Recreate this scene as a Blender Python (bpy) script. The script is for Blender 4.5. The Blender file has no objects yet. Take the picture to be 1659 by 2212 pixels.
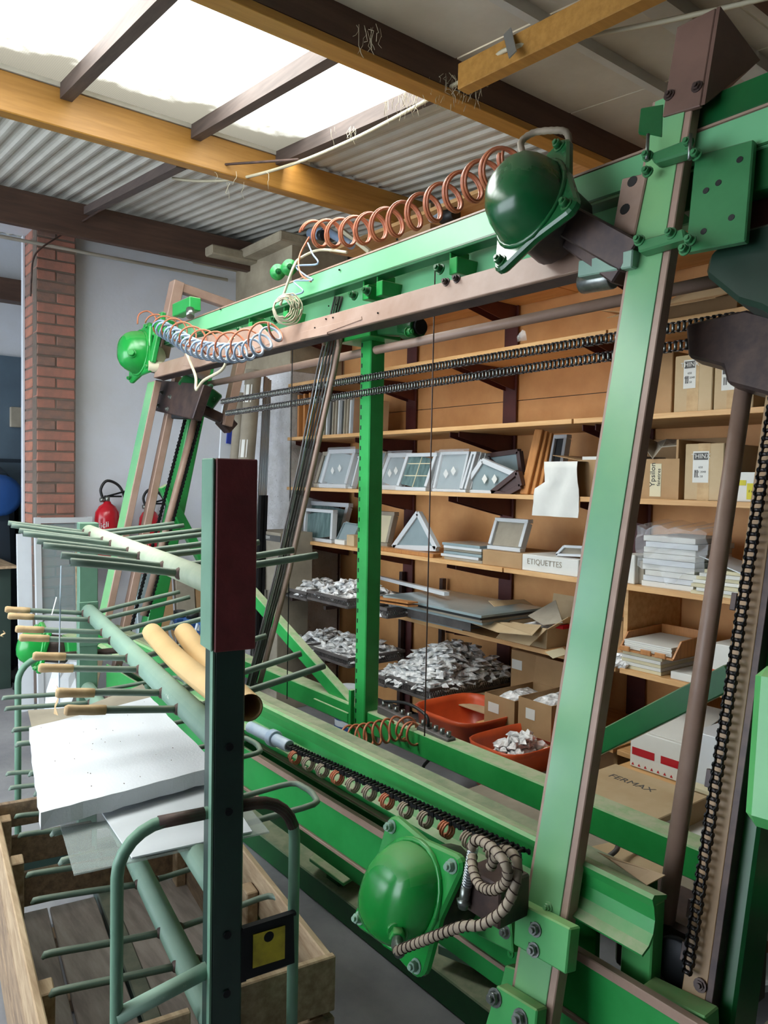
import bpy, bmesh, math, random
from mathutils import Vector, Matrix
random.seed(7)
V = Vector
# ------------------------------------------------------------------ camera
F, CX, CY, EYE = 1660.0, 829.5, 1106.0, 1.55
def _n(a):
    l = math.sqrt(sum(x*x for x in a)); return tuple(x/l for x in a)
AX = (0.6128888639627718, -0.04325156000047478, -0.7889845011075619)   # world axes seen as (right, up, forward)
AY = (0.7899411045713989, 0.009552201205201468, 0.6131083156838225)
AZ = (0.01898135240022395, 0.999018547380208, -0.040020622826210925)
def P(px, py, **k):
    """world point on the plane X=, Y=, Z= or on the leaning machine plane, seen at a pixel of the photograph"""
    d = (px-CX, CY-py, F)
    w = [sum(a*b for a, b in zip(d, A)) for A in (AX, AY, AZ)]
    if 'X' in k: t = k['X']/w[0]
    elif 'Y' in k: t = k['Y']/w[1]
    elif 'Z' in k: t = (k['Z']-EYE)/w[2]
    else:
        c = LEAN; t = (k['lean']+c*EYE)/(w[1]-c*w[2])
    return V((w[0]*t, w[1]*t, EYE+w[2]*t))
LEAN = 0.207
scene = bpy.context.scene
cd = bpy.data.cameras.new('camera'); cam = bpy.data.objects.new('camera', cd); scene.collection.objects.link(cam)
cd.sensor_fit = 'VERTICAL'; cd.sensor_height = 36.0; cd.lens = F/2212.0*36.0; cd.clip_start = 0.02
cd.shift_y = 0.0
cam.matrix_world = Matrix(((AX[0], AX[1], -AX[2], 0), (AY[0], AY[1], -AY[2], 0), (AZ[0], AZ[1], -AZ[2], EYE), (0, 0, 0, 1)))
scene.camera = cam
# ------------------------------------------------------------------ sky, light, exposure
wld = bpy.data.worlds.new('sky'); scene.world = wld; wld.use_nodes = True
bg = wld.node_tree.nodes['Background']; bg.inputs[0].default_value = (0.82, 0.91, 1.0, 1); bg.inputs[1].default_value = 4.2
def area(name, loc, rot, sx, sy, power, col):
    l = bpy.data.lights.new(name, 'AREA'); l.shape = 'RECTANGLE'; l.size = sx; l.size_y = sy; l.energy = power; l.color = col
    o = bpy.data.objects.new(name, l); scene.collection.objects.link(o); o.location = loc; o.rotation_euler = rot; return o
area('daylight_over_skylight', (-2.85, -0.2, 3.75), (0, math.radians(5.4), 0), 1.5, 4.8, 300, (1.0, 0.985, 0.96))
scene.view_settings.view_transform = 'Standard'; scene.view_settings.look = 'None'
scene.view_settings.exposure = 0.7; scene.view_settings.gamma = 1.0; scene.view_settings.use_curve_mapping = False
# ------------------------------------------------------------------ materials
def hexc(s):
    r = [int(s[i:i+2], 16)/255 for i in (0, 2, 4)]
    return tuple((c/12.92 if c <= .04045 else ((c+.055)/1.055)**2.4) for c in r)+(1,)
class NT:
    def __init__(s, name):
        s.m = bpy.data.materials.new(name); s.m.use_nodes = True; s.t = s.m.node_tree
        s.b = s.t.nodes['Principled BSDF']; s.out = s.t.nodes['Material Output']
    def n(s, typ, **k):
        x = s.t.nodes.new(typ)
        for a, v in k.items(): setattr(x, a, v)
        return x
    def l(s, a, b): s.t.links.new(a, b)
    def coord(s): return s.n('ShaderNodeTexCoord').outputs['Object']
    def noise(s, scale, detail=4, vec=None, stretch=None, rough=.6):
        v = vec or s.coord()
        if stretch:
            mp = s.n('ShaderNodeMapping'); mp.inputs['Scale'].default_value = stretch; s.l(v, mp.inputs[0]); v = mp.outputs[0]
        x = s.n('ShaderNodeTexNoise'); x.inputs['Scale'].default_value = scale; x.inputs['Detail'].default_value = detail
        x.inputs['Roughness'].default_value = rough; s.l(v, x.inputs['Vector']); return x.outputs['Fac']
    def ramp(s, fac, stops):
        r = s.n('ShaderNodeValToRGB'); e = r.color_ramp.elements
        while len(e) < len(stops): e.new(.5)
        for i, (p, c) in enumerate(stops): e[i].position = p; e[i].color = c if len(c) == 4 else (*c, 1)
        s.l(fac, r.inputs[0]); return r.outputs[0]
    def mix(s, fac, a, b):
        x = s.n('ShaderNodeMix', data_type='RGBA')
        for sock, v in ((x.inputs[0], fac), (x.inputs[6], a), (x.inputs[7], b)):
            if hasattr(v, 'is_linked'): s.l(v, sock)
            else: sock.default_value = v
        return x.outputs[2]
    def math(s, op, a, b=0.0):
        x = s.n('ShaderNodeMath', operation=op)
        for sock, v in ((x.inputs[0], a), (x.inputs[1], b)):
            if hasattr(v, 'is_linked'): s.l(v, sock)
            else: sock.default_value = v
        return x.outputs[0]
    def col(s, c): 
        if hasattr(c, 'is_linked'): s.l(c, s.b.inputs['Base Color'])
        else: s.b.inputs['Base Color'].default_value = c
    def bump(s, h, strength=.3, dist=.005):
        x = s.n('ShaderNodeBump'); x.inputs['Strength'].default_value = strength; x.inputs['Distance'].default_value = dist
        s.l(h, x.inputs['Height']); s.l(x.outputs[0], s.b.inputs['Normal'])
    def rough(s, r, metal=0):
        s.b.inputs['Roughness'].default_value = r; s.b.inputs['Metallic'].default_value = metal
BW = lambda a: (a, a, a, 1)
def plain(name, c, rough=.6, metal=0, var=.18, scale=9, bump=.0, c2=None, lo=.35, hi=.7, stretch=None, bscale=60, spec=None):
    t = NT(name); base = hexc(c); dark = hexc(c2) if c2 else tuple(x*(1-var) for x in base[:3])+(1,)
    t.col(t.ramp(t.noise(scale, 5, stretch=stretch), [(lo, dark), (hi, base)])); t.rough(rough, metal)
    if bump: t.bump(t.noise(bscale, 4, stretch=stretch), bump, .003)
    if spec is not None: t.b.inputs['Specular IOR Level'].default_value = spec
    return t.m
def paint(name, c, c2, rough=.32, dust=.8, dustc='b9b39a', mott=5.0, chips=None, spec=.5):
    """brushed machine paint, two shades, fallen dust lying on what faces up, bare chips"""
    t = NT(name); co = t.coord()
    g = t.ramp(t.noise(mott, 5, co), [(.32, hexc(c2)), (.68, hexc(c))])
    geo = t.n('ShaderNodeNewGeometry'); sx = t.n('ShaderNodeSeparateXYZ'); t.l(geo.outputs['True Normal'], sx.inputs[0])
    up = t.ramp(sx.outputs[2], [(.35, BW(0)), (.95, BW(1))])
    dn = t.ramp(t.noise(22, 6, co), [(.25, BW(.45)), (.6, BW(1))])
    f = t.math('MULTIPLY', t.math('MULTIPLY', up, dn), dust)
    g = t.mix(f, g, hexc(dustc))
    if chips:
        ch = t.ramp(t.noise(14, 8, co, rough=.75), [(.66, BW(0)), (.70, BW(1))]); g = t.mix(ch, g, hexc(chips))
    t.col(g); t.rough(rough); t.b.inputs['Specular IOR Level'].default_value = spec
    r = t.ramp(f, [(0, BW(rough)), (.5, BW(.85))]); t.l(r, t.b.inputs['Roughness'])
    t.bump(t.noise(35, 3, co), .06, .002)
    return t.m
M = {}
M['green'] = paint('green_machine_paint', '34a052', '238a40', rough=.28)
M['green_sheen'] = paint('beam_green_with_sheen', '7cc090', '66b07c', rough=.3, dust=.3, mott=1.5)  # skylight sheen mixed into the green of the top and rear beams
M['green_dull'] = paint('dull_green_paint', '3f8452', '2f6e42', rough=.35, dust=.3)
M['green_black'] = paint('blackish_green_casting', '1d3a2c', '152c22', rough=.35, dust=.3)
M['green_dark'] = paint('dark_green_paint', '16602f', '0f4a26', rough=.3, dust=.55)
M['green_leaf'] = paint('leaf_green_paint', '5fb36a', '3f9f55', rough=.3, dust=.55, dustc='a9b07a', mott=2.6)
M['green_leg'] = paint('grey_green_paint_and_reflections', '83b97b', '5c9c78', rough=.24, mott=1.15, dust=.3)  # broad mottling holds both paint variation and painted reflections
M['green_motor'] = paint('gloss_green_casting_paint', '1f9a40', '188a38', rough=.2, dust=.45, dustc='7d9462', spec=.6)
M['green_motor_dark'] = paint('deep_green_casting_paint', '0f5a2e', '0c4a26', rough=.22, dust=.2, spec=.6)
M['cart_green'] = paint('faded_cart_green', '6f9680', '5d846f', rough=.42, dust=.35, dustc='8fae93', chips='6b5a50')
M['cart_dark'] = paint('dark_cart_green', '243f38', '1a302c', rough=.4, dust=.3)
M['cart_pale'] = paint('pale_flaking_cart_paint', 'b9c4ab', 'a3b39a', rough=.55, dust=.3, dustc='c9c9b0', chips='6f7f66', mott=12)
M['cart_worn'] = paint('worn_cart_tube_paint', '86a692', '78998a', rough=.5, dust=.3, dustc='a9bba6', chips='d5dccb', mott=8)
M['rod'] = paint('rod_green_grey_paint', '6e8577', '57695e', rough=.45, dust=.25, chips='5d4538')
M['maroon'] = plain('maroon_rubber_pad', '7d3236', .5, var=.35, scale=14, bump=.25)
M['rust'] = plain('rusty_brown_tube', '5d463d', .6, .2, c2='3d2f2b', scale=18, bump=.2)
M['brown'] = paint('brown_primer_paint', 'a88e80', '957868', rough=.42, dust=.35, dustc='a3937f', mott=7)
M['brown_mid'] = paint('dull_brown_bracket_paint', '7a5c50', '664c42', rough=.5, dust=.3)
M['brown_pale'] = paint('sandy_brown_edge_paint', 'a98862', '93744f', rough=.45, dust=.3, mott=6)
M['brown_dark'] = plain('dark_brown_oiled_steel', '55433c', .45, .3, c2='33282a', scale=15)
M['maroon_steel'] = plain('maroon_primed_steel_upright', '5b2a26', .55, c2='48201f', scale=8)
M['brick'] = plain('worn_red_brick', 'a87060', .9, c2='87665a', scale=14, bump=.5, lo=.3, hi=.65)
M['brick_b'] = plain('greyed_brick', '8d6a5b', .9, c2='75615a', scale=12, bump=.5)
M['brick_c'] = plain('orange_brick', 'b0745c', .9, c2='94685a', scale=12, bump=.5)
M['mortar'] = plain('grey_mortar', '6f6258', .95, scale=20, bump=.5)
M['dark_iron'] = plain('black_iron', '1f2124', .45, .6, scale=20)
M['chain'] = plain('oiled_chain_steel', '4a4544', .38, .75, c2='2b2829', scale=30)
M['steel'] = plain('bare_steel', '9aa09c', .3, .85, c2='6f736f', scale=25)
M['alu'] = plain('mill_aluminium', 'b9bfc4', .28, .9, var=.1)
M['copper'] = plain('copper_orange_air_hose', 'c47a58', .28, .0, c2='a86042', scale=15)
M['hose_white'] = plain('milky_hose', 'b9c4cc', .35, c2='93a6bb', scale=12)
M['hose_blue'] = plain('pale_blue_hose', '8ea3bd', .35, var=.2)
M['hose_cream'] = plain('cream_cable', 'c9c0a4', .45, var=.12)
M['conduit'] = plain('beige_spiral_conduit', 'a89a86', .6, c2='857868', scale=18)
M['rubber'] = plain('black_rubber', '17181a', .5)
M['white'] = plain('white_painted_board', 'd6dbe0', .5, var=.06)
M['foam'] = plain('white_polystyrene', 'd8dce2', .85, var=.05, scale=5, bump=.25, bscale=160)
M['paper'] = plain('white_paper', 'dcdcd6', .8, var=.07)
M['cream_paper'] = plain('cream_paper', 'd8cfae', .8, var=.1)
M['yellow'] = plain('yellow_card', 'dcc83a', .6, c2='a08f2b', scale=14)
M['card'] = plain('cardboard', 'b08f68', .85, c2='a07f59', scale=5, bump=.08)
M['card_pale'] = plain('pale_cardboard', 'c3ae8c', .85, c2='b59d79', scale=5)
M['card_grey'] = plain('dusty_grey_cardboard', 'a39a89', .9, c2='8c8476', scale=6)
M['kraft'] = plain('kraft_paper', 'd6b684', .65, c2='c9a671', scale=3)
M['tape'] = plain('masking_tape', 'c9ad83', .75, c2='b2946b', scale=20)
M['red'] = plain('red_enamel', 'b81f2c', .22, var=.1)
M['orange'] = plain('orange_plastic_bin', 'dd5a2c', .38, c2='c24d26', scale=6)
M['navy'] = plain('blue_tool_body', '27508f', .4)
M['blue'] = plain('blue_print', '2c43a8', .5)
M['pvc'] = plain('white_pvc_profile', 'c9cdd0', .3, var=.05)
M['pvc_brown'] = plain('brown_pvc_profile', '4b3430', .32)
M['grey_plastic'] = plain('dark_grey_plastic_basket', '6a6462', .5, c2='4d4948', scale=9)
M['glass_grey'] = plain('dusty_insulating_glass', '8fa0a4', .15, var=.2, scale=5, spec=.8)
M['glass_rib'] = plain('ribbed_smoked_glass', '6d8584', .2, c2='4b605f', scale=40, stretch=(1, 1, .05))
M['print_dark'] = plain('grey_label_print', '5b5a58', .8)
M['leaflet_yellow'] = plain('yellow_label_print', 'd8cc3a', .7)
def wood(name, c, c2, scale=7, stretch=(1, 12, 12), rough=.55, bump=.12):
    t = NT(name); f = t.noise(scale, 7, stretch=stretch); t.col(t.ramp(f, [(.33, hexc(c2)), (.66, hexc(c))])); t.rough(rough); t.bump(f, bump, .004); return t.m
M['beam_wood'] = wood('golden_laminated_beam', 'b9873f', 'a3732f', 3, (14, 1, 14), .45)
M['beam_brown'] = wood('dark_brown_beam', '5e4538', '49352c', 3, (10, 1, 10), .6)
M['rafter'] = wood('grey_brown_rafter', '5f514b', '4d423e', 4, (1, 12, 12), .7)
M['ply'] = wood('orange_hardboard_back', 'dca468', 'cc9258', 5, (1, 1, 1), .6, .05)
M['shelf_wood'] = wood('warm_shelf_board', 'dbb07a', 'c4935c', 3, (1, 12, 12))
M['plank_raw'] = wood('raw_crate_pine', '9f876c', '6f5c4b', 5, (1.2, 9, 9), .8, .4)
M['plank_pale'] = wood('pale_sawn_pine', 'baa384', '93795c', 5, (1.2, 9, 9), .8, .4)
M['plank_grey'] = wood('dirty_grey_crate_floor', '948b84', '746a64', 4, (1.2, 8, 8), .85, .4)
M['wood_orange'] = wood('orange_varnished_profile', 'c0854c', 'a66e3c', 6, (10, 10, 1), .4)
def _plaster(name, c, c2, sc, b, bs, lo=.35, hi=.7, blot=None):
    t = NT(name); co = t.coord(); g = t.ramp(t.noise(sc, 6, co), [(lo, hexc(c2)), (hi, hexc(c))])
    if blot: g = t.mix(t.ramp(t.noise(55, 5, co, rough=.8), [(.60, BW(0)), (.64, BW(.8))]), g, hexc(blot))
    t.col(g); t.rough(.9); t.bump(t.noise(bs, 5, co, rough=.7), b, .012); return t.m
M['wall_paint'] = _plaster('off_white_wall_paint', 'd9dde6', 'cfd0d2', 1.6, .12, 30)
M['stucco'] = _plaster('rough_thrown_plaster', 'dfdfe2', 'c6c5c4', 9, 1.0, 17, blot='8f8a86')
M['column'] = _plaster('stained_old_plaster', 'b5aa92', '8f8470', 3.5, .4, 22)
M['ceiling'] = _plaster('dirty_white_sheet', 'd6d4ca', 'c2beb2', 3, .05, 20)
M['ceiling_flat'] = _plaster('grey_beige_ceiling_board', 'd0c9b8', 'b8b09e', 2.2, .06, 20)
M['floor'] = _plaster('dusty_concrete_floor', '949496', '74737a', 2.2, .2, 24)
M['back_grey'] = _plaster('grey_green_wall', '7f8078', '6c6c65', 3, .2, 20)
M['far_dark'] = plain('blue_grey_sheet_door', '5b6d7b', .5, c2='4d5d6a', scale=2)
M['far_darker'] = plain('dark_blue_machine_cover', '22303d', .5, c2='1a242e', scale=3)
M['cabinet'] = plain('dark_green_cabinet', '33463f', .5)
def glassy(name, col, a, rough=.15, bump=0, bs=30):
    t = NT(name); tr = t.n('ShaderNodeBsdfTransparent'); mx = t.n('ShaderNodeMixShader'); mx.inputs[0].default_value = a
    t.b.inputs['Base Color'].default_value = hexc(col); t.rough(rough); t.b.inputs['Specular IOR Level'].default_value = .8
    if bump: t.bump(t.noise(bs, 3), bump, .01)
    t.l(tr.outputs[0], mx.inputs[1]); t.l(t.b.outputs[0], mx.inputs[2]); t.l(mx.outputs[0], t.out.inputs[0]); return t.m
M['film'] = glassy('clear_plastic_film', 'e2e6ea', .25, .12, 1.0, 26)
M['pane'] = glassy('clear_pane', 'a9bcbf', .38, .05)
M['frost'] = glassy('dusty_glass_sheet', 'b3bdba', .42, .2)
def baggy():
    t = NT('clear_plastic_bags_of_fittings'); v = t.n('ShaderNodeTexVoronoi'); v.inputs['Scale'].default_value = 26; t.l(t.coord(), v.inputs['Vector'])
    t.col(t.ramp(t.noise(30, 5), [(.35, hexc('b9bdc1')), (.6, hexc('ffffff'))])); t.rough(.16); t.bump(v.outputs['Distance'], .8, .02); return t.m
M['bags'] = baggy()
def sky_panel():
    t = NT('frosted_multiwall_roof_panel'); co = t.coord()
    tr = t.n('ShaderNodeBsdfTransparent'); tl = t.n('ShaderNodeBsdfTranslucent'); mx = t.n('ShaderNodeMixShader')
    # fine walls of the multiwall sheet and the dirt gathered low along the beam
    w = t.n('ShaderNodeTexWave'); w.inputs['Scale'].default_value = 40; w.bands_direction = 'Y'; t.l(co, w.inputs['Vector'])
    sx = t.n('ShaderNodeSeparateXYZ'); t.l(co, sx.inputs[0])
    dirt = t.ramp(t.math('ADD', t.math('MULTIPLY', sx.outputs[0], -1.1), t.math('MULTIPLY', t.noise(3.2, 6, co), .9)), [(.62, BW(0)), (.86, BW(.45)), (1.12, BW(.86))])
    sp = t.ramp(t.noise(1.9, 7, co, rough=.7), [(.60, BW(0)), (.72, BW(.85))])
    f = t.math('MAXIMUM', dirt, sp)
    c = t.mix(f, hexc('e8ecec'), hexc('6b675c')); t.l(c, tl.inputs[0])
    t.l(t.mix(f, hexc('f4f6f6'), hexc('504d46')), tr.inputs[0])
    t.l(t.ramp(w.outputs['Fac'], [(0, BW(.40)), (1, BW(.5))]), mx.inputs[0])
    t.l(tr.outputs[0], mx.inputs[1]); t.l(tl.outputs[0], mx.inputs[2]); t.l(mx.outputs[0], t.out.inputs[0]); return t.m
M['skypanel'] = sky_panel()
# ------------------------------------------------------------------ geometry helpers
def basis(d, ref=(0, 0, 1)):
    d = V(d).normalized(); r = V(ref)
    if abs(d.dot(r.normalized())) > .98: r = V((1, 0, 0)) if abs(d.x) < .9 else V((0, 1, 0))
    s = d.cross(r).normalized(); u = s.cross(d).normalized(); return d, s, u
class MB:
    def __init__(s): s.v = []; s.f = []; s.sm = []
    def add(s, vs, fs, smooth=False):
        n = len(s.v); s.v += [V(v) for v in vs]; s.f += [tuple(i+n for i in f) for f in fs]; s.sm += [smooth]*len(fs); return s
    def hexa(s, p):   # 8 points, bottom ring then top ring
        return s.add(p, [(3, 2, 1, 0), (4, 5, 6, 7), (0, 1, 5, 4), (1, 2, 6, 5), (2, 3, 7, 6), (3, 0, 4, 7)])
    def box(s, x0, x1, y0, y1, z0, z1):
        return s.hexa([(x0, y0, z0), (x1, y0, z0), (x1, y1, z0), (x0, y1, z0), (x0, y0, z1), (x1, y0, z1), (x1, y1, z1), (x0, y1, z1)])
    def beam(s, a, b, w, h, ref=(0, 0, 1)):
        a, b = V(a), V(b); d, si, u = basis(b-a, ref); w /= 2; h /= 2
        q = [-si*w-u*h, si*w-u*h, si*w+u*h, -si*w+u*h]
        return s.hexa([a+x for x in q]+[b+x for x in q])
    def tube(s, pts, r, n=8, caps=True):
        pts = [V(p) for p in pts]; rs = r if isinstance(r, (list, tuple)) else [r]*len(pts)
        d = (pts[1]-pts[0]).normalized(); _, si, u = basis(d); vs = []; m = len(pts)
        for i, p in enumerate(pts):
            t = (pts[min(i+1, m-1)]-pts[max(i-1, 0)]).normalized()
            si = (si-t*si.dot(t)).normalized(); u = t.cross(si)
            for k in range(n):
                a = 2*math.pi*k/n; vs.append(p+(si*math.cos(a)+u*math.sin(a))*rs[i])
        fs = [(i*n+k, i*n+(k+1) % n, (i+1)*n+(k+1) % n, (i+1)*n+k) for i in range(m-1) for k in range(n)]
        s.add(vs, fs, True)
        if caps:
            N = len(s.v)-len(vs); s.f.append(tuple(N+k for k in range(n))[::-1]); s.f.append(tuple(N+(m-1)*n+k for k in range(n))); s.sm += [False]*2
        return s
    def cyl(s, a, b, r, n=16, r1=None): return s.tube([a, b], [r, r if r1 is None else r1], n)
    def lathe(s, prof, o, ax, n=20, ref=(0, 0, 1), sx=1., sy=1.):
        d, si, u = basis(ax, ref); o = V(o); vs = []; m = len(prof)
        for r, h in prof:
            for k in range(n):
                a = 2*math.pi*k/n; vs.append(o+d*h+(si*math.cos(a)*sx+u*math.sin(a)*sy)*r)
        fs = [(i*n+k, i*n+(k+1) % n, (i+1)*n+(k+1) % n, (i+1)*n+k) for i in range(m-1) for k in range(n)]
        return s.add(vs, fs, True)
    def prism(s, poly, o, ux, uy, ext):
        """polygon in the (ux, uy) plane pushed along ext"""
        o, ux, uy, ext = V(o), V(ux), V(uy), V(ext); n = len(poly)
        a = [o+ux*x+uy*y for x, y in poly]; vs = a+[p+ext for p in a]
        return s.add(vs, [tuple(range(n))[::-1], tuple(range(n, 2*n))]+[(i, (i+1) % n, n+(i+1) % n, n+i) for i in range(n)])
    def slab(s, pts, t):
        """quad or polygon of world points given a thickness t along its normal (down)"""
        pts = [V(p) for p in pts]; n = len(pts); nr = (pts[1]-pts[0]).cross(pts[2]-pts[0]).normalized()
        if nr.z < 0: nr = -nr
        vs = pts+[p-nr*t for p in pts]
        return s.add(vs, [tuple(range(n)), tuple(range(n, 2*n))[::-1]]+[(i, (i+1) % n, n+(i+1) % n, n+i) for i in range(n)])
    def grid(s, rows, thick=None, smooth=True):
        m, n = len(rows), len(rows[0]); vs = [V(p) for r in rows for p in r]
        fs = [(i*n+j, i*n+j+1, (i+1)*n+j+1, (i+1)*n+j) for i in range(m-1) for j in range(n-1)]; s.add(vs, fs, smooth)
        if thick is not None:
            t = V(thick); s.add([v+t for v in vs], [f[::-1] for f in fs], smooth)
            ring = [j for j in range(n)]+[i*n+n-1 for i in range(1, m)]+[(m-1)*n+j for j in range(n-2, -1, -1)]+[i*n for i in range(m-2, 0, -1)]
            e = [vs[k] for k in ring]; L = len(e)
            s.add(e+[v+t for v in e], [(i, (i+1) % L, L+(i+1) % L, L+i) for i in range(L)], False)
        return s
    def bolt(s, c, ax, r=.009, h=.01, washer=True):
        c = V(c); ax = V(ax).normalized()
        if washer: s.cyl(c-ax*.001, c+ax*.003, r*1.45, 12)
        s.cyl(c+ax*.002, c+ax*h, r, 6); return s.cyl(c+ax*h*.9, c+ax*(h+r*.55), r*.55, 8)
col_ = scene.collection
def new_mesh(name, mb, mat, org, bev=0.0, seg=1):
    me = bpy.data.meshes.new(name); me.from_pydata([tuple(v-org) for v in mb.v], [], mb.f)
    me.polygons.foreach_set('use_smooth', mb.sm); me.materials.append(mat)
    bm = bmesh.new(); bm.from_mesh(me); bmesh.ops.recalc_face_normals(bm, faces=bm.faces)
    if bev:
        ed = [e for e in bm.edges if len(e.link_faces) == 2 and e.calc_face_angle(0) > .6 and not (e.link_faces[0].smooth and e.link_faces[1].smooth)]
        try: bmesh.ops.bevel(bm, geom=ed, offset=bev, segments=seg, affect='EDGES', clamp_overlap=True)
        except Exception: pass
    bm.to_mesh(me); bm.free(); return me
def obj(name, mb, mat, parent=None, bev=0.0, label=None, kind=None, seg=1):
    if isinstance(mat, str): mat = M[mat]
    if parent is not None: org = parent['_o'] if '_o' in parent else (0, 0, 0); org = V(org)
    else:
        xs = [v.x for v in mb.v]; ys = [v.y for v in mb.v]; org = V(((min(xs)+max(xs))/2, (min(ys)+max(ys))/2, min(v.z for v in mb.v)))
    o = bpy.data.objects.new(name, new_mesh(name, mb, mat, org, bev, seg)); col_.objects.link(o)
    o['_o'] = tuple(org)
    if parent is not None: o.parent = parent
    else: o.location = org
    if label: o['label'] = label
    if kind: o['kind'] = kind
    return o
def thing(name, label, cat, loc=(0, 0, 0), group=None):
    o = bpy.data.objects.new(name, None); col_.objects.link(o); o.location = loc; o['_o'] = tuple(loc); o.empty_display_size = .05
    o['label'] = label; o['category'] = cat
    if group: o['group'] = group
    return o
def tag(o, label, cat, group=None):
    o['label'] = label; o['category'] = cat
    if group: o['group'] = group
    return o
def struct(name, mb, mat, parent=None, bev=0.0):
    o = obj(name, mb, mat, parent, bev)
    if parent is None: o['kind'] = 'structure'
    return o
def helix(path, R, turns, n=14, rfun=None, phase=0.):
    """coil wound round a path"""
    path = [V(p) for p in path]; L = [0]
    for a, b in zip(path, path[1:]): L.append(L[-1]+(b-a).length)
    def at(t):
        d = t*L[-1]
        for i in range(len(path)-1):
            if d <= L[i+1] or i == len(path)-2:
                u = (d-L[i])/(L[i+1]-L[i]); return path[i].lerp(path[i+1], u), (path[i+1]-path[i]).normalized()
    out = []; N = int(turns*n)
    for k in range(N+1):
        t = k/N; p, d = at(t); _, si, u = basis(d); a = 2*math.pi*turns*t+phase; r = R*(rfun(t) if rfun else 1)
        out.append(p+(si*math.cos(a)+u*math.sin(a))*r)
    return out
def smoothpath(pts, k=6):
    pts = [V(p) for p in pts]; out = []
    for i in range(len(pts)-1):
        p0, p1, p2, p3 = pts[max(i-1, 0)], pts[i], pts[i+1], pts[min(i+2, len(pts)-1)]
        for j in range(k):
            t = j/k; out.append(.5*((2*p1)+(p2-p0)*t+(2*p0-5*p1+4*p2-p3)*t*t+(3*p1-p0-3*p2+p3)*t**3))
    return out+[pts[-1]]
_fonts = {}
def text(name, s, size, o, ux, uy, mat, parent, depth=.0006, align='CENTER'):
    """flat lettering as a mesh lying in the plane of ux, uy at o"""
    cu = bpy.data.curves.new('lettering', 'FONT'); cu.body = s; cu.size = size; cu.extrude = depth/2; cu.align_x = align; cu.align_y = 'CENTER'; cu.resolution_u = 2
    t = bpy.data.objects.new('lettering', cu); col_.objects.link(t); dg = bpy.context.evaluated_depsgraph_get(); dg.update()
    me = bpy.data.meshes.new_from_object(t.evaluated_get(dg)); bpy.data.objects.remove(t); bpy.data.curves.remove(cu)
    ux = V(ux).normalized(); uy = V(uy).normalized(); n = ux.cross(uy); po = V(parent['_o']); o = V(o)
    for v in me.vertices: v.co = o+ux*v.co.x+uy*v.co.y+n*v.co.z-po
    me.materials.clear(); me.materials.append(M[mat]); ob = bpy.data.objects.new(name, me); col_.objects.link(ob); ob.parent = parent; ob['_o'] = parent['_o']
    return ob
def dup(root, loc=None, label=None, group=None, rotz=0):
    r = root.copy(); col_.objects.link(r)
    if loc is not None: r.location = loc
    r.rotation_euler = (0, 0, rotz)
    if label: r['label'] = label
    if group: r['group'] = group
    for ch in list(root.children):
        c = ch.copy(); col_.objects.link(c); c.parent = r
        for g in ch.children:
            d = g.copy(); col_.objects.link(d); d.parent = c
    return r
# ================================================================== THE ROOM
def zc(x): return 3.215-0.095*(x+3.55)
WX = -5.6; BY = 3.3
struct('floor', MB().box(-9.5, 3.5, -5.0, 3.6, -.12, 0), 'floor')
wl = struct('wall_left', MB().box(WX-.22, WX, 1.60, 3.4, 0, zc(WX)).box(WX-.22, WX, -5.0, 1.60, 3.2, zc(WX)), 'wall_paint')
wl['_o'] = wl['_o']
wb = struct('wall_back', MB().box(-9.5, 3.5, BY+.03, BY+.2, 0, 3.9), 'back_grey')
struct('wall_back_plaster', MB().box(WX, -4.79, BY-.0, BY+.03, 0, zc(-5.0)), 'stucco', wb)
struct('wall_right', MB().box(3.3, 3.5, -5.0, BY+.03, 0, 3.3), 'wall_paint')
struct('wall_front_blocker', MB().box(-1.1, 3.5, -1.75, -1.6, 0, 3.05).box(-9.5, -1.1, -1.75, -1.6, 2.75, 3.0), 'wall_paint')  # unseen wall added behind the camera so ambient light comes from the left
# old plastered column in the corner with its broken cap
pc = MB().box(WX+.001, -4.75, 2.83, BY-.002, 0, 3.26)
trim_c = struct('trim_1', pc, 'stucco')
capm = MB().box(WX+.001, -4.78, 2.80, BY-.002, 3.10, 3.24)
struct('stained_upper_plaster', MB().box(WX+.0015, -4.742, 2.822, BY-.003, 2.32, 3.22), 'column', trim_c)
struct('column_cap', MB().box(WX+.04, -4.70, 2.70, BY-.01, 3.20, 3.27).box(WX+.0, -5.25, 2.45, 2.83, 3.18, 3.25), 'column', trim_c, .01)
# brick pier at the end of the left wall, brick by brick
PX0, PX1, PY0, PY1 = -5.83, -5.50, 1.315, 1.575
pier = struct('trim_2', MB().box(PX0, PX1-.006, PY0+.006, PY1-.002, 0, 3.2), 'mortar')
pier['label'] = 'red brick pier beside the opening in the left wall'
ch = .0712; k = 0; proto = {}
def brick(w, x0, y0, z0, axis):
    global k
    key = (round(w, 3), axis, k % 3); k += 1
    if key not in proto:
        m = MB().box(0, .10, 0, w, 0, .060) if axis == 'x' else MB().box(0, w, 0, .10, 0, .060)
        for i, v in enumerate(m.v): m.v[i] = v+V((random.uniform(-.003, .003), random.uniform(-.003, .003), random.uniform(-.002, .002)))
        proto[key] = new_mesh('brick', m, M[['brick', 'brick_b', 'brick_c', 'brick'][random.choice((0, 0, 1, 2))]], V((0, 0, 0)), .004)
    o = bpy.data.objects.new('brick', proto[key]); col_.objects.link(o); o.parent = pier; po = V(pier['_o'])
    o.location = V((x0+random.uniform(-.003, .003), y0, z0))-po
zz = .006; c = 0
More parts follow.
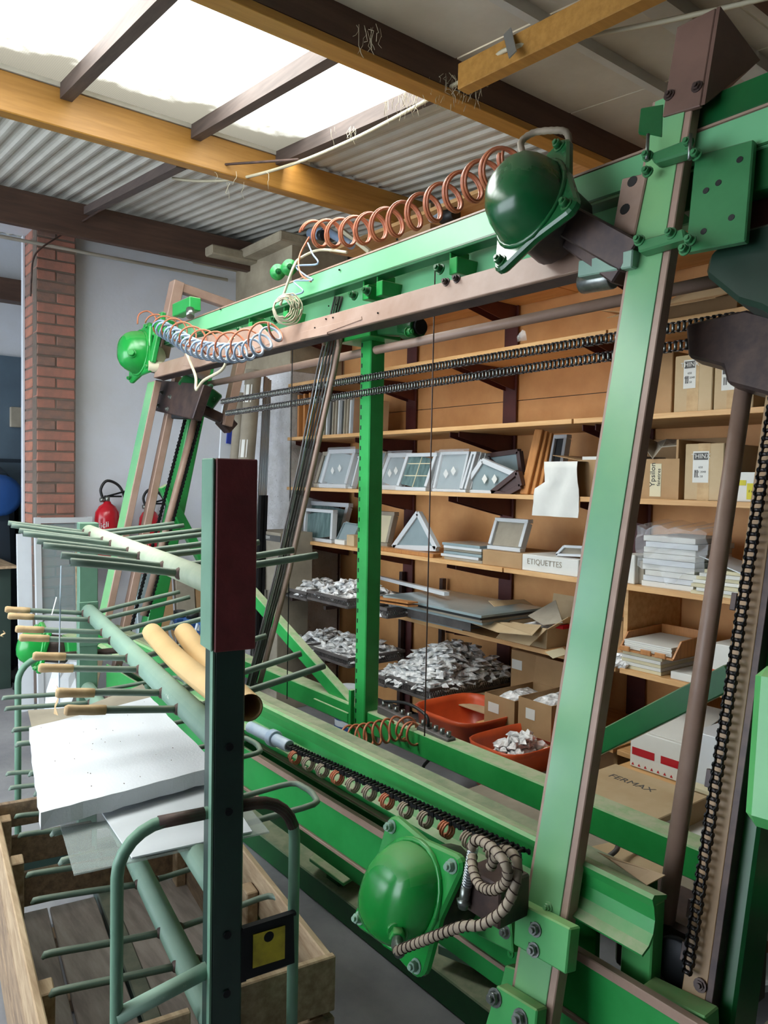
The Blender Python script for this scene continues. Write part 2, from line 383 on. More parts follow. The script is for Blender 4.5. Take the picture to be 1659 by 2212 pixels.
while zz < 3.14:
    if c % 2: brick(.243, PX1-.10, PY0+.008, zz, 'x')
    else:
        brick(.117, PX1-.10, PY0+.008, zz, 'x'); brick(.117, PX1-.10, PY0+.134, zz, 'x')
    brick(.21, PX0+.008, PY0+.002, zz, 'y')
    zz += ch; c += 1
struct('trim_3', MB().box(PX0-.02, PX1-.3, PY0-.012, PY0+.0, 0, 3.2), 'white')
# room beyond the opening
struct('wall_far', MB().box(-7.4, -7.2, -5, BY, 0, 3.75), 'wall_paint')
dr = struct('door_1', MB().box(-7.2, -7.15, -1.0, 2.1, 0, 2.55), 'far_dark')
for z in (1.05, 1.65): struct('door_rib', MB().box(-7.155, -7.135, -1.0, 2.1, z, z+.03), 'far_darker', dr)
struct('trim_4', MB().box(-7.2, -7.05, -5, 2.9, 3.0, 3.18), 'beam_brown')
# ceiling: corrugated sheets, flat boards nearer
ceil = struct('ceiling', MB().box(-9.4, 3.4, -4.95, BY, 3.98, 4.03), 'ceiling')
def corr(x0, x1, y0, y1, per=.085, amp=.006):
    rows = []; n = int((y1-y0)/per*6)
    for x in (x0, x1):
        rows.append([(x, y0+(y1-y0)*j/n, zc(x)+.02+amp*max(-.6, min(.6, math.sin(2*math.pi*(y0+(y1-y0)*j/n)/per)))/.6) for j in range(n+1)])
    return MB().grid(rows, (0, 0, .004), False)
for a in ((-9.4, -5.7, -4.9, BY), (-5.7, -3.56, -4.9, BY), (-3.56, -2.14, 2.10, BY), (-3.56, -2.14, -4.9, -2.9)):
    struct('roof_sheet', corr(*a), 'ceiling', ceil)
yb = [-4.9, -3.0, -1.1, .8, 1.95, 2.6, 3.3]; xb = [-2.14, -1.25, -.3, .7, 1.8, 3.3]
for i in range(len(xb)-1):
    for j in range(len(yb)-1):
        x0, x1, y0, y1 = xb[i]+.004, xb[i+1]-.004, yb[j]+.004, yb[j+1]-.004
        struct('ceiling_board', MB().hexa([(x0, y0, zc(x0)+.02), (x1, y0, zc(x1)+.02), (x1, y1, zc(x1)+.02), (x0, y1, zc(x0)+.02), (x0, y0, zc(x0)+.04), (x1, y0, zc(x1)+.04), (x1, y1, zc(x1)+.04), (x0, y1, zc(x0)+.04)]), 'ceiling_flat', ceil)
struct('white_batten', MB().box(-1.42, -1.34, -3, BY, zc(-1.38)-.03, zc(-1.38)+.02), 'ceiling', ceil)
struct('white_batten', MB().box(-1.72, -1.69, -3, BY, zc(-1.7)-.02, zc(-1.7)+.02), 'ceiling', ceil)
# beams across the room
def beamY(name, x0, x1, z0, z1, mat, y0=-4.9, y1=BY): return struct(name, MB().box(x0, x1, y0, y1, z0, z1), mat, None, .004)
bA = beamY('trim_5', -3.60, -3.53, 3.045, 3.21, 'beam_wood')
bA['label'] = 'golden laminated beam under the lower edge of the skylight'
struct('lead_edge', MB().box(-3.62, -3.525, -4.9, 2.2, 3.212, 3.232), 'ceiling', bA)
bB = beamY('trim_6', -2.20, -2.13, 2.985, 3.16, 'beam_brown')  # dark brown paints the shade on the side the skylight misses
struct('beam_lit_underside', MB().box(-2.205, -2.125, -4.9, BY, 2.955, 2.984), 'beam_wood', bB, .002)  # golden tone paints skylight onto the underside
bD = beamY('trim_7', -5.42, -5.36, 3.14, 3.36, 'beam_brown')
struct('pipe_along_beam', MB().tube([(-5.5, -2, 3.08), (-5.5, 2.7, 3.08)], .012), 'ceiling', bD)
# purlin under the near beam, with its hanging metal strap
a, b = P(1000, 172, Z=2.9), P(1349, -2, Z=2.9)
b = a+(b-a)*1.6
pu = struct('trim_8', MB().beam(a, b, .055, .085), 'beam_wood', None, .003)
struct('metal_strap', MB().beam(P(1108, 118, Z=2.852), P(1096, 68, Z=2.96), .004, .03, (1, 0, 0)), 'alu', pu)
struct('trim_9', MB().box(-1.15, -1.0, -3, BY, zc(-1.1)-.05, zc(-1.1)+.02), 'beam_brown')
# bar from the golden beam to the far one, its cable
pr = struct('trim_10', MB().beam(P(392, 352, X=-3.6), P(186, 458, X=-5.40), .05, .05), 'rafter')
# skylight: rafters and frosted sheets
sky = struct('window_1', MB().box(-3.53, -2.2, -2.9, -2.85, 3.09, 3.2), 'rafter')
sky['label'] = 'skylight of frosted multiwall sheets between brown rafters'
ry = [-2.65, -2.05, -1.45, -.85, -.25, .36, .965, 1.56, 2.02]
for i, y in enumerate(ry):
    za, zb_ = zc(-3.55)-.02, zc(-2.15)-.02
    struct('rafter', MB().hexa([(-3.54, y-.025, za-.03), (-2.14, y-.025, zb_-.03), (-2.14, y+.025, zb_-.03), (-3.54, y+.025, za-.03), (-3.54, y-.025, za+.035), (-2.14, y-.025, zb_+.035), (-2.14, y+.025, zb_+.035), (-3.54, y+.025, za+.035)]), 'rafter', sky)
for i in range(len(ry)-1):
    y0, y1 = ry[i]+.0, ry[i+1]-.0; m = MB()
    z0, z1 = zc(-3.56)+.022, zc(-2.14)+.022
    m.hexa([(-3.56, y0, z0), (-2.14, y0, z1), (-2.14, y1, z1), (-3.56, y1, z0), (-3.56, y0, z0+.01), (-2.14, y0, z1+.01), (-2.14, y1, z1+.01), (-3.56, y1, z0+.01)])
    o = new_mesh('roof_pane', m, M['skypanel'], V((-2.85, (y0+y1)/2, zc(-2.85))))
    ob = bpy.data.objects.new('roof_pane', o); col_.objects.link(ob); ob.parent = sky; ob.location = V((-2.85, (y0+y1)/2, zc(-2.85)))-V(sky['_o'])
# long cream cable slung under the roof, with cobwebs
cab = smoothpath([P(372, 385, Z=3.1), P(430, 391, Z=3.08), P(520, 385, Z=3.06), P(640, 352, Z=3.05), P(760, 302, Z=3.03), P(880, 240, Z=3.01), P(960, 195, Z=3.0), P(1040, 150, Z=2.94), P(1100, 105, Z=2.9), P(1250, 80, Z=2.9), P(1440, 45, Z=2.88), P(1700, -15, Z=2.86)])
c1 = obj('slung_cable', MB().tube(cab, .0075, 6), 'hose_cream'); tag(c1, 'long cream cable slung under the ceiling across the room', 'cable')
c2 = obj('brown_cable', MB().tube(smoothpath([P(640, 352, Z=3.05)+V((.02, 0, .01)), P(372, 368, Z=3.12), P(300, 410, X=-4.4), P(240, 440, X=-4.9), P(188, 472, X=-5.3), P(150, 497, X=-5.47), P(90, 535, X=-5.46), P(72, 560, X=-5.47), P(68, 600, X=-5.48), P(66, 640, X=-5.49)]), .006, 6), 'rust')
tag(c2, 'dark thin cable drooping down onto the brick pier', 'cable')
def web(name, lab, spots, seed, Z0):
    random.seed(seed); m = MB()
    for (x, y, n, sp) in spots:
        for i in range(n):
            a = P(x+random.uniform(-sp, sp), y+random.uniform(-sp*.3, sp*.3), Z=Z0+random.uniform(-.02, .02))
            pts = [a]; q = a.copy()
            for j in range(4): q = q+V((random.uniform(-.012, .012), random.uniform(-.012, .012), random.uniform(-.03, -.002))); pts.append(q.copy())
            m.tube(pts, random.uniform(.0004, .0011), 4)
    o = obj(name, m, 'hose_cream'); tag(o, lab, 'cobweb'); o['kind'] = 'stuff'
web('dusty_cobweb', 'dusty cobwebs hanging at the far corner of the skylight', [(930, 175, 40, 60), (1000, 170, 40, 45), (870, 200, 22, 40), (800, 60, 10, 30), (740, 270, 8, 30), (520, 380, 6, 60)], 3, 3.02)
# ------------------------------------------------------------------ hidden-side setting that the frame shows: far room furniture
o = obj('tall_cabinet', MB().box(-7.12, -6.7, P(40, 1100, X=-6.7).y, P(64, 1100, X=-6.7).y+.2, 0, 1.45), 'cabinet', None, .006); tag(o, 'dark green tall cabinet behind the brick pier opening', 'cabinet')
t = thing('covered_machine', 'dark blue covered machine in the room beyond the opening', 'machine', (-6.85, .9, 0))
obj('cover', MB().hexa([(-7.1, .3, .0), (-6.5, .3, .0), (-6.5, 1.45, 0), (-7.1, 1.45, 0), (-7.05, .3, 1.65), (-6.6, .3, 1.55), (-6.6, 1.42, 1.55), (-7.05, 1.42, 1.65)]), 'far_darker', t, .05)
obj('hand_wheel', MB().lathe([(.0, .03), (.12, .03), (.16, .015), (.16, 0), (.0, 0)], P(0, 1070, X=-6.5), (1, 0, 0), 24), 'navy', t)
o = obj('wooden_worktop', MB().box(-6.6, -5.9, 1.02, 1.29, .88, .9), 'plank_pale', None, .002); 
tag(o, 'thin wooden board resting on a stand beside the pier', 'board')
st = obj('board_stand', MB().box(-6.5, -6.0, 1.08, 1.27, 0, .879), 'cabinet', None, .004); tag(st, 'dark stand under the thin wooden board beside the pier', 'stand')
bagm = MB()
rws = []
cb_ = P(140, 1420, X=-4.75); cb_.z = 0
for i in range(7):
    rws.append([cb_+V((math.cos(a)*(.15-.012*i)*random.uniform(.75, 1.1), math.sin(a)*(.15-.012*i)*random.uniform(.75, 1.1), .07*i)) for a in [2*math.pi*j/12 for j in range(12)]]); rws[-1].append(rws[-1][0])
o = obj('white_bag', MB().grid(rws, None, False), 'white'); tag(o, 'crumpled white bag on the floor behind the far lower housing', 'bag')
o = obj('dark_brush', MB().beam(P(36, 1480, Z=.03), P(60, 1490, Z=.03), .06, .05).beam(P(10, 1462, Z=.02), P(40, 1480, Z=.03), .02, .02), 'rubber'); tag(o, 'dark brush lying left of the far lower housing', 'brush')
o = obj('wall_switch_box', MB().box(-7.15, -7.1, 1.5, 1.62, 1.95, 2.12), 'card_grey', None, .004); tag(o, 'small grey box fixed on the blue-grey door', 'box')
# fire extinguisher on the left wall
def extinguisher(c, lab, h=.5, r=.085):
    t = thing('fire_extinguisher', lab, 'fire extinguisher', c, 'fire extinguishers on the left wall'); c = V(c)
    obj('cylinder', MB().lathe([(0, 0), (r*.8, 0), (r, .03), (r, h*.68), (r*.93, h*.78), (r*.65, h*.86), (.028, h*.90), (.022, h*.93), (0, h*.93)], c, (0, 0, 1), 28), 'red', t)
    obj('neck', MB().cyl(c+V((0, 0, h*.92)), c+V((0, 0, h*1.0)), .018, 12), 'steel', t)
    obj('lever', MB().beam(c+V((-.0, -.02, h*.99)), c+V((.02, .13, h*1.08)), .016, .012).beam(c+V((0, -.02, h*1.0)), c+V((.0, .1, h*1.0)), .016, .012), 'dark_iron', t)
    obj('gauge', MB().cyl(c+V((0, -.02, h*.95)), c+V((0, -.05, h*.95)), .016, 12), 'steel', t)
    hp = smoothpath([c+V((0, -.03, h*.97)), c+V((.0, -.045, h*1.1)), c+V((0, .0, h*1.22)), c+V((0, .09, h*1.13)), c+V((.02, .13, h*.85)), c+V((.05, .13, h*.4)), c+V((.04, .12, h*.2))])
    obj('hose', MB().tube(hp, .010, 8), 'rubber', t)
    lb = MB(); rows = []
    for z in (h*.26, h*.62):
        rows.append([c+V((math.cos(a)*(r+.0015), math.sin(a)*(r+.0015), z)) for a in [math.radians(-85+130*i/12) for i in range(13)]])
    lb.grid(rows); obj('white_label', lb, 'red', t)
    n = V((math.cos(math.radians(-35)), math.sin(math.radians(-35)), 0)); ux = V((-n.y, n.x, 0)); o0 = c+n*(r+.003)
    text('lettering', 'sicli', .055, o0+V((0, 0, h*.60)), ux+V((0, 0, .25)), (0, 0, 1), 'paper', t)
    for i in range(6): text('lettering', ['MODE', 'ABC 6 kg', 'FEUX', '1 2 3', 'POUDRE', 'GAZ'][i], .020, o0+V((0, 0, h*(.50-.05*i))), ux, (0, 0, 1), 'paper', t)
    obj('wall_hook', MB().box(c.x-.125, c.x-r+.01, c.y-.02, c.y+.02, c.z+h*.6, c.z+h*.66), 'dark_iron', t)
    return t
extinguisher(P(231, 1225, X=-5.47)+V((0, 0, 0)), 'red fire extinguisher with black hose nearest the brick pier')
extinguisher(P(322, 1215, X=-5.47)+V((0, 0, -.03)), 'red fire extinguisher half hidden behind the leaning green leg', .46, .075)
# panels leaning by the pier
def leanpanel(name, lab, cat, x0, y0, y1, h, t, mat, back=.12, grp=None):
    o = obj(name, MB().hexa([(x0, y0, 0), (x0+t, y0, 0), (x0+t, y1, 0), (x0, y1, 0), (x0-back, y0, h), (x0-back+t, y0, h), (x0-back+t, y1, h), (x0-back, y1, h)]), mat, None, .002)
    return tag(o, lab, cat, grp)
leanpanel('white_board', 'narrow white board leaning at the foot of the pier', 'board', -5.36, 1.18, 1.27, 1.16, .02, 'white', .08)
t = thing('leaning_door', 'white door frame with clear lower pane leaning on the brick pier', 'frame', (-5.25, 1.4, 0))
fx, bk, fh = -5.26, .1, 1.27
def fp(y, z): return V((fx-bk*z/fh, y, z))
m = MB()
for (ya, za, yb_, zb_) in ((1.29, .01, 1.29, fh), (1.62, .01, 1.62, fh), (1.29, fh-.02, 1.62, fh-.02), (1.29, .03, 1.62, .03), (1.29, .62, 1.62, .62)): m.beam(fp(ya, za), fp(yb_, zb_), .035, .04, (1, 0, 0))
obj('frame_bars', m, 'pvc', t); obj('pane', MB().beam(fp(1.455, .04), fp(1.455, fh-.04), .30, .004, (1, 0, 0)), 'pane', t)
obj('lower_panel', MB().beam(fp(1.455, .04), fp(1.455, .6), .29, .012, (1, 0, 0)), 'white', t)
o = obj('wooden_batten', MB().beam(V((-5.22, 1.53, 0)), V((-5.3, 1.53, 1.05)), .03, .02), 'plank_pale'); tag(o, 'thin wooden batten standing behind the white frame', 'batten')
# cardboard and bagged tubes standing behind the far end of the machine
t = thing('tube_roll', 'tall beige cardboard tube with white stickers beside the plaster wall', 'tube', P(505, 1400, X=-4.9), None)
def polet(name, lab, cat, a, b, r, mat, grp=None, n=14, stick=0):
    tt = thing(name, lab, cat, V((a[0], a[1], 0)), grp); obj('tube_body', MB().cyl(a, b, r, n), mat, tt)
    d = (V(b)-V(a)); 
    for i in range(stick):
        c = V(a)+d*(.93-.16*i); nn = V((.45, -.89, 0)).normalized(); s = V((.89, .45, 0)); u = d.normalized()
        q = []
        for sv in (-.6, 0, .6): q.append([c+(nn*math.cos(sv)+s*math.sin(sv))*(r+.0012)+u*z for z in (-.06, .06)])
        obj('sticker', MB().grid(q), 'paper', tt)
    return tt
bpy.data.objects.remove(t)
polet('cardboard_tube', 'thick beige cardboard tube with white stickers, leaning on the corner column', 'tube', P(490, 1330, X=-4.72)*1+V((0, 0, -.66)), P(548, 800, X=-4.72), .055, 'card_grey', stick=3)
polet('cardboard_tube', 'thinner beige tube behind the stickered cardboard tube', 'tube', P(465, 1330, X=-4.85)+V((0, 0, -.6)), P(520, 860, X=-4.95)+V((.02, 0, .03)), .045, 'card_grey')
nth = ['first', 'second', 'third', 'fourth', 'fifth', 'sixth']
for i in range(4):
    o = obj('aluminium_profile', MB().beam(P(540+6*i, 1330, X=-4.62)+V((0, 0, -.6)), P(572+4*i, 812+3*i, X=-4.68), .012, .012), 'alu'); tag(o, nth[i]+' from the left of the thin shiny profiles leaning on the rough plaster', 'profile', 'thin aluminium profiles')
for i in range(2):
    o = obj('dark_profile', MB().beam(P(552+9*i, 1300, X=-4.55)+V((0, 0, -.6)), P(565+9*i, 1070, X=-4.6), .02, .03), 'dark_iron'); tag(o, ['left', 'right'][i]+' one of two short dark profiles beside the grey cartons', 'profile', 'short dark profiles')
o = obj('white_sheet', MB().beam(P(485, 1200, X=-5.1), P(505, 880, X=-5.1), .18, .02, (1, 0, 0)), 'white'); tag(o, 'white sheet with a blue top standing in the corner', 'panel')
obj('blue_top', MB().beam(P(505, 960, X=-5.08), P(512, 885, X=-5.08), .12, .012, (1, 0, 0)), 'blue', o)
# ================================================================== THE LEANING GREEN MACHINE
LZ = V((0, LEAN, 1)).normalized(); LN = V((0, -1, LEAN)).normalized()     # up along the frame, out of its front face
def LP(x, z, off=0.0): return V((x, 1.13+off+LEAN*z, z))
def LQ(px, py, off=0.0): return P(px, py, lean=1.13+off)
mach = thing('frame_press', 'large green leaning frame press with geared arms, chains and coiled hoses', 'machine', (-2.5, 1.4, 0))
def part(name, mb, mat, bev=.0, par=None, label=None, kind=None): return obj(name, mb, mat, par or mach, bev, label, kind)
def leanbar(x, z0, z1, w, t, off=0.0, m=None): return (m or MB()).beam(LP(x, z0, off), LP(x, z1, off), w, t, LN)
def hbar(x0, x1, z, h, t, off=0.0, m=None): return (m or MB()).beam(LP(x0, z, off), LP(x1, z, off), t, h, LZ)
def lplate(px, off, t, m=None):
    """plate cut to an outline, lying in a plane parallel to the frame"""
    pts = [LQ(x, y, off) for x, y in px]; m = m or MB(); n = len(pts); vs = pts+[p-LN*t for p in pts]
    return m.add(vs, [tuple(range(n)), tuple(range(n, 2*n))[::-1]]+[(i, (i+1) % n, n+(i+1) % n, n+i) for i in range(n)])
def bolts(px, off, par, mat='steel', r=.008, h=.012, ax=None, name='bolt'):
    for x, y in px: obj(name, MB().bolt(LQ(x, y, off), ax or LN, r, h), mat, par)
def holes(px, off, par, r=.006, mat='rubber'):
    for x, y in px: obj('hole', MB().cyl(LQ(x, y, off)-LN*.002, LQ(x, y, off)+LN*.0012, r, 12), mat, par)
# --- near leg: painted flat bar with bare brown edges
xa, xb = LQ(1256, 1180, -.037).x, LQ(1349, 1180, -.037).x; xc = (xa+xb)/2; wl_ = xb-xa
leg = part('leg', leanbar(xc, .16, 2.44, wl_, .032, -.02), 'brown', .002, label='tall near leg, green face with bare brown edges')
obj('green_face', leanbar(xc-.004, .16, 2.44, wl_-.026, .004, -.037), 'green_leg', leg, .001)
bolts([(1128, 1930), (1184, 1960)], -.039, leg, 'green_leg', .008, .008); 
# --- far leg, bar, post
def px_x(px, py, off=0): return LQ(px, py, off).x
FX = -4.06
fl = part('leg', leanbar(FX, .12, 2.06, .105, .035, .016), 'brown', .002, label='far leg, pale green face')
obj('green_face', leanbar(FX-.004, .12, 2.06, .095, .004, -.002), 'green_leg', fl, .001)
part('guide_bar', leanbar(FX+.02, .12, 2.1, .05, .04, .125), 'brown', .003)
fp_ = part('rear_post', leanbar(FX+.02, .05, 2.25, .08, .085, .27), 'green', .005, label='dark green far post behind the guide bar')
obj('bright_edge', leanbar(FX-.018, .05, 2.2, .006, .087, .27), 'steel', fp_)
# brown post head and its top bracket, far end
part('post_head', leanbar(FX-.02, 2.2, 2.62, .075, .06, .03), 'brown', .004)
part('post_head_arm', MB().beam(LP(FX-.02, 2.60, .0), LP(FX-.02, 2.60, .0)+V((0, .62, -.10)), .05, .05), 'brown', .004)
part('rear_brown_rail', MB().box(-4.2, -3.1, 1.98, 2.03, 2.42, 2.53), 'brown', .004)
# --- top beams
tb = part('top_beam', hbar(-4.0, .6, 2.298, .088, .012, .006), 'green_sheen', .002, label='long green top beam with skylight sheen in its colour')
obj('upper_flange', hbar(-4.0, .6, 2.342, .006, .05, .024), 'brown', tb); obj('lower_flange', hbar(-4.0, .6, 2.255, .006, .05, .024), 'green_dark', tb)
for x, y in ((858, 517), (733, 583), (476, 668)): obj('hole', MB().cyl(LQ(x, y, -.004), LQ(x, y, -.008), .004, 8), 'rubber', tb)
rb = part('rear_beam', hbar(-3.95, .5, 2.225, .12, .03, .12), 'green_sheen', .003)  # paler green paints the light falling on this beam
for x in (-3.5, -3.05, -2.75, -2.2, -2.12, -1.75, -1.4): 
    c = obj('cross_bracket', MB().beam(LP(x, 2.21, .02), LP(x, 2.21, .11), .035, .05).beam(LP(x-.02, 2.235, .02), LP(x-.02, 2.235, .1), .006, .06), 'green', rb, .002)
    obj('clamp_bolt', MB().bolt(LP(x-.03, 2.2, .0), LN, .012, .02), 'green_dark', rb)
# brown front beam with a stepped lower lip
bb = part('brown_beam', hbar(-4.0, -1.12, 2.112, .075, .012, -.012), 'brown', .002, label='brown steel beam with a stepped lower edge')
obj('lower_flange', hbar(-4.0, -1.12, 2.073, .005, .05, .014), 'brown_dark', bb)
obj('stepped_lip', lplate([(648, 718), (780, 683), (781, 690), (706, 718), (706, 722), (648, 734)], -.022, .012), 'brown', bb, .001)
bolts([(965, 610), (988, 603)], -.018, bb, 'brown_dark', .009, .014)
for x, y in ((704, 689), (719, 686), (726, 658), (710, 661), (816, 676), (680, 708)): obj('rivet', MB().cyl(LQ(x, y, -.018), LQ(x, y, -.022), .003, 8), 'rubber', bb)
obj('grey_end_cover', lplate([(402, 735), (560, 700), (585, 728), (585, 742), (430, 792), (395, 790)], -.02, .01), 'brown', bb, .001)
# vertical rear post with its row of holes
PXc = -2.42
vp = part('rear_post', MB().box(PXc-.034, PXc+.034, 1.775, 1.845, .02, 2.12), 'green', .004, label='upright green square post with a row of small holes')
for i in range(44):
    z = .35+i*.040; obj('punched_hole', MB().box(PXc-.025, PXc-.019, 1.7735, 1.776, z, z+.016), 'rubber', vp)
obj('head_plate', MB().box(PXc-.12, PXc+.10, 1.72, 1.87, 2.09, 2.12), 'green', vp, .003)
obj('side_foot_plate', MB().box(PXc-.046, PXc-.03, 1.755, 1.775, .52, .72).box(PXc-.30, PXc-.046, 1.752, 1.762, .585, .625), 'green', vp, .002)
obj('base_foot', MB().box(PXc-.1, PXc+.1, 1.7, 1.9, 0, .02), 'green_dark', vp, .002)
# shaft in its pillow block
sh = part('long_shaft', MB().cyl(V((-4.0, 1.80, 2.055)), V((-1.0, 1.80, 2.055)), .0165, 14), 'brown', label='long round brown shaft under the beams')
c0 = P(893, 712, Y=1.80)
pbk = part('bearing_block', MB().beam(c0+V((-.20, -.02, .03)), c0+V((.0, 0, .0)), .06, .05).cyl(c0+V((-.05, 0, .01)), c0+V((.03, 0, .005)), .04, 20), 'green_dark', .003)
obj('bearing_ring', MB().cyl(c0+V((.03, 0, .005)), c0+V((.045, 0, .005)), .028, 20), 'dark_iron', pbk)
obj('bearing_bolt', MB().bolt(c0+V((.03, -.05, -.02)), (1, 0, 0), .012, .02), 'green', pbk)
# rear base rail, its diagonals
part('base_rail', MB().box(-4.2, -.25, 1.79, 1.87, .56, .645), 'green', .004, label='square green rear rail')
part('diagonal_brace', MB().beam(V((-3.62, 1.83, 1.06)), V((-2.50, 1.83, .60)), .045, .06), 'green', .003)
part('diagonal_brace', MB().beam(P(1262, 1622, Y=1.9), P(1585, 1458, Y=1.9), .03, .062), 'green_dark', .003, label='darker green diagonal brace near the shelves')
part('diagonal_brace', MB().beam(P(352, 1050, X=-4.0), P(455, 1310, X=-4.0)+V((0, .15, -.1)), .05, .05), 'green', .003)
for i, x in enumerate((-4.12, -.32)): part('rail_foot', MB().box(x-.04, x+.04, 1.79, 1.87, 0, .56), 'green', .004)
# low gutter-shaped front beam
prof = [(0, 0), (.045, .004), (.05, -.004), (.040, -.02), (.030, -.045), (.030, -.07), (.040, -.09), (.058, -.104), (.055, -.108), (.035, -.094), (.024, -.070), (.024, -.045), (.034, -.014), (.0, -.008)]
x0, x1 = -4.12, -.80; base = LP(0, .766, .04+.0)
gm = MB().prism(prof, V((x0, base.y, base.z)), LN, LZ, V((x1-x0, 0, 0)))
gut = part('gutter_beam', gm, 'green', .0, label='long curved gutter-shaped beam, dusty on top')
obj('torn_brown_end', MB().slab([LQ(1290, 1840, .05), LQ(1437, 1890, .05), LQ(1397, 1912, .035), LQ(1310, 1852, .035)], .003), 'brown_pale', gut)
part('gutter_back', MB().box(-4.1, -.86, 1.345, 1.395, .69, .755), 'green_dark', .003)
part('gutter_leg', MB().beam(V((-.875, 1.37, .72)), V((-.885, 1.36, .02)), .07, .04, LN), 'green_leaf', .003, label='leaf green leg under the gutter end')
# caterpillar drag chain with brass rings hanging below the gutter
def chain_part(name, a, b, pitch, r, w, side, plate=.0018, hgt=None, mat='chain', roll='steel', label=None):
    """roller chain: figure-eight side plates, pins and bright rollers between them"""
    a, b = V(a), V(b); d = (b-a); L = d.length; d.normalize(); n = int(L/pitch); s = V(side); s = (s-d*s.dot(d)).normalized(); u = s.cross(d).normalized(); hgt = hgt or r*1.7
    m = MB(); q = MB()
    for i in range(n):
        p = a+d*pitch*i; o = w/2 if i % 2 else w/2-plate*1.3
        for sg in (-1, 1):
            c0 = p+s*o*sg; pts = [(-.22, -.32), (.1, -.5), (.35, -.26), (.65, -.26), (.9, -.5), (1.22, -.32), (1.22, .32), (.9, .5), (.65, .26), (.35, .26), (.1, .5), (-.22, .32)]
            m.prism(pts, c0-s*plate/2, d*pitch, u*hgt, s*plate)
        q.cyl(p-s*w*.42, p+s*w*.42, r*.52, 6)
    o_ = obj(name, m, mat, mach, label=label, kind='stuff'); obj('chain_rollers', q, roll, o_, kind='stuff'); return o_
ga, gb = LQ(625, 1612, -.05), LQ(1135, 1845, -.05)
dc = chain_part('drag_chain', ga, gb, .0155, .008, .028, (0, 1, 0), hgt=.014, mat='dark_iron', roll='chain', label='dark roller chain under the gutter beam')
for i in range(12):
    t = .06+i*.078; c = ga.lerp(gb, t)+V((0, -.015, -.018)); 
    ring = part('spring_ring', MB().tube(helix([c+V((-.012, 0, 0)), c+V((.012, 0, 0))], .017, 3, 12), .0032, 5), 'conduit' if i % 3 else 'copper')
wt = part('wrapped_shaft_end', MB().cyl(LQ(540, 1570, -.05), ga, .019, 14).cyl(LQ(586, 1592, -.05), LQ(596, 1597, -.05), .027, 14), 'hose_white', .002)
# inner wall and low front panel
part('inner_wall', MB().box(-3.9, -1.0, 1.385, 1.40, .30, .70), 'green')
part('dusty_ledge', MB().box(-3.9, -1.3, 1.365, 1.385, .545, .567), 'brown', .002)
lp = part('low_panel', MB().box(-4.0, -.50, 1.30, 1.31, .435, .575), 'green', .002, label='broad green low front panel')
obj('brown_top_strip', MB().box(-2.41, -.50, 1.292, 1.312, .558, .579), 'brown', lp, .002)
obj('brown_low_edge', MB().box(-2.6, -.50, 1.294, 1.34, .424, .435), 'brown', lp, .002)
obj('channel_floor', MB().box(-4.0, -.50, 1.31, 1.365, .47, .478), 'green', lp)
obj('channel_back', MB().box(-4.0, -1.25, 1.358, 1.365, .478, .562), 'green_dark', lp)
obj('small_handle', MB().tube([P(515, 1655, Y=1.29), P(522, 1598, Y=1.29), P(530, 1602, Y=1.29)], .004, 6), 'green', lp)
# floor rail and feet
part('floor_rail', MB().box(-3.9, -.3, 1.52, 1.70, .0, .09), 'green_dark', .004, label='dark green rail lying along the floor')
fpd = part('foot_plate', MB().slab([P(668, 1853, Z=.16), P(700, 1822, Z=.16), P(805, 1868, Z=.16), P(742, 1907, Z=.16)], .014), 'green', .002, label='square green foot plate with bolts')
for x, y in ((725, 1862), (752, 1856)): obj('bolt', MB().bolt(P(x, y, Z=.16), (0, 0, 1), .008, .03), 'green_dark', fpd)
part('foot_stem', MB().box(-2.30, -2.22, 1.55, 1.65, .09, .146), 'green_dark', .003)
part('sump_tray', MB().slab([P(945, 2040, Z=.16), P(1100, 1955, Z=.16), P(1240, 2030, Z=.16), P(1120, 2110, Z=.16)], .03), 'cart_worn', .003)
# cross plates bolted on the near leg
cp1 = part('cross_plate', lplate([(1113, 1945), (1232, 2006), (1222, 2106), (1108, 2040)], -.075, .034), 'green_leaf', .003, label='upper bolted cross plate on the near leg')
bolts([(1158, 2008), (1154, 2052)], -.075, cp1, 'steel', .010, .012)
for x, y in ((1150, 2000), (1146, 2044)): obj('slot', MB().beam(LQ(x-4, y-3, -.0748)+LN*.0006, LQ(x+6, y+3, -.0748)+LN*.0006, .002, .011, LZ), 'rubber', cp1)
cp2 = part('cross_plate', lplate([(1005, 1925), (1100, 1955), (1108, 2060), (1030, 2020)], -.02, .03), 'green_leaf', .003)
bolts([(1101, 1970), (1093, 2013)], -.018, cp2, 'steel', .010, .012)
cp3 = part('cross_plate', lplate([(1072, 2128), (1160, 2182), (1150, 2290), (1040, 2240)], -.075, .034), 'green_leaf', .003)
bolts([(1070, 2155), (1125, 2200)], -.075, cp3, 'steel', .013, .014)
cp4 = part('leg_foot', lplate([(1090, 2085), (1185, 2115), (1160, 2290), (1050, 2260)], -.01, .03), 'green_leaf', .003)
bolts([(1160, 2096), (1104, 2060)], -.01, cp4, 'green', .006, .004)
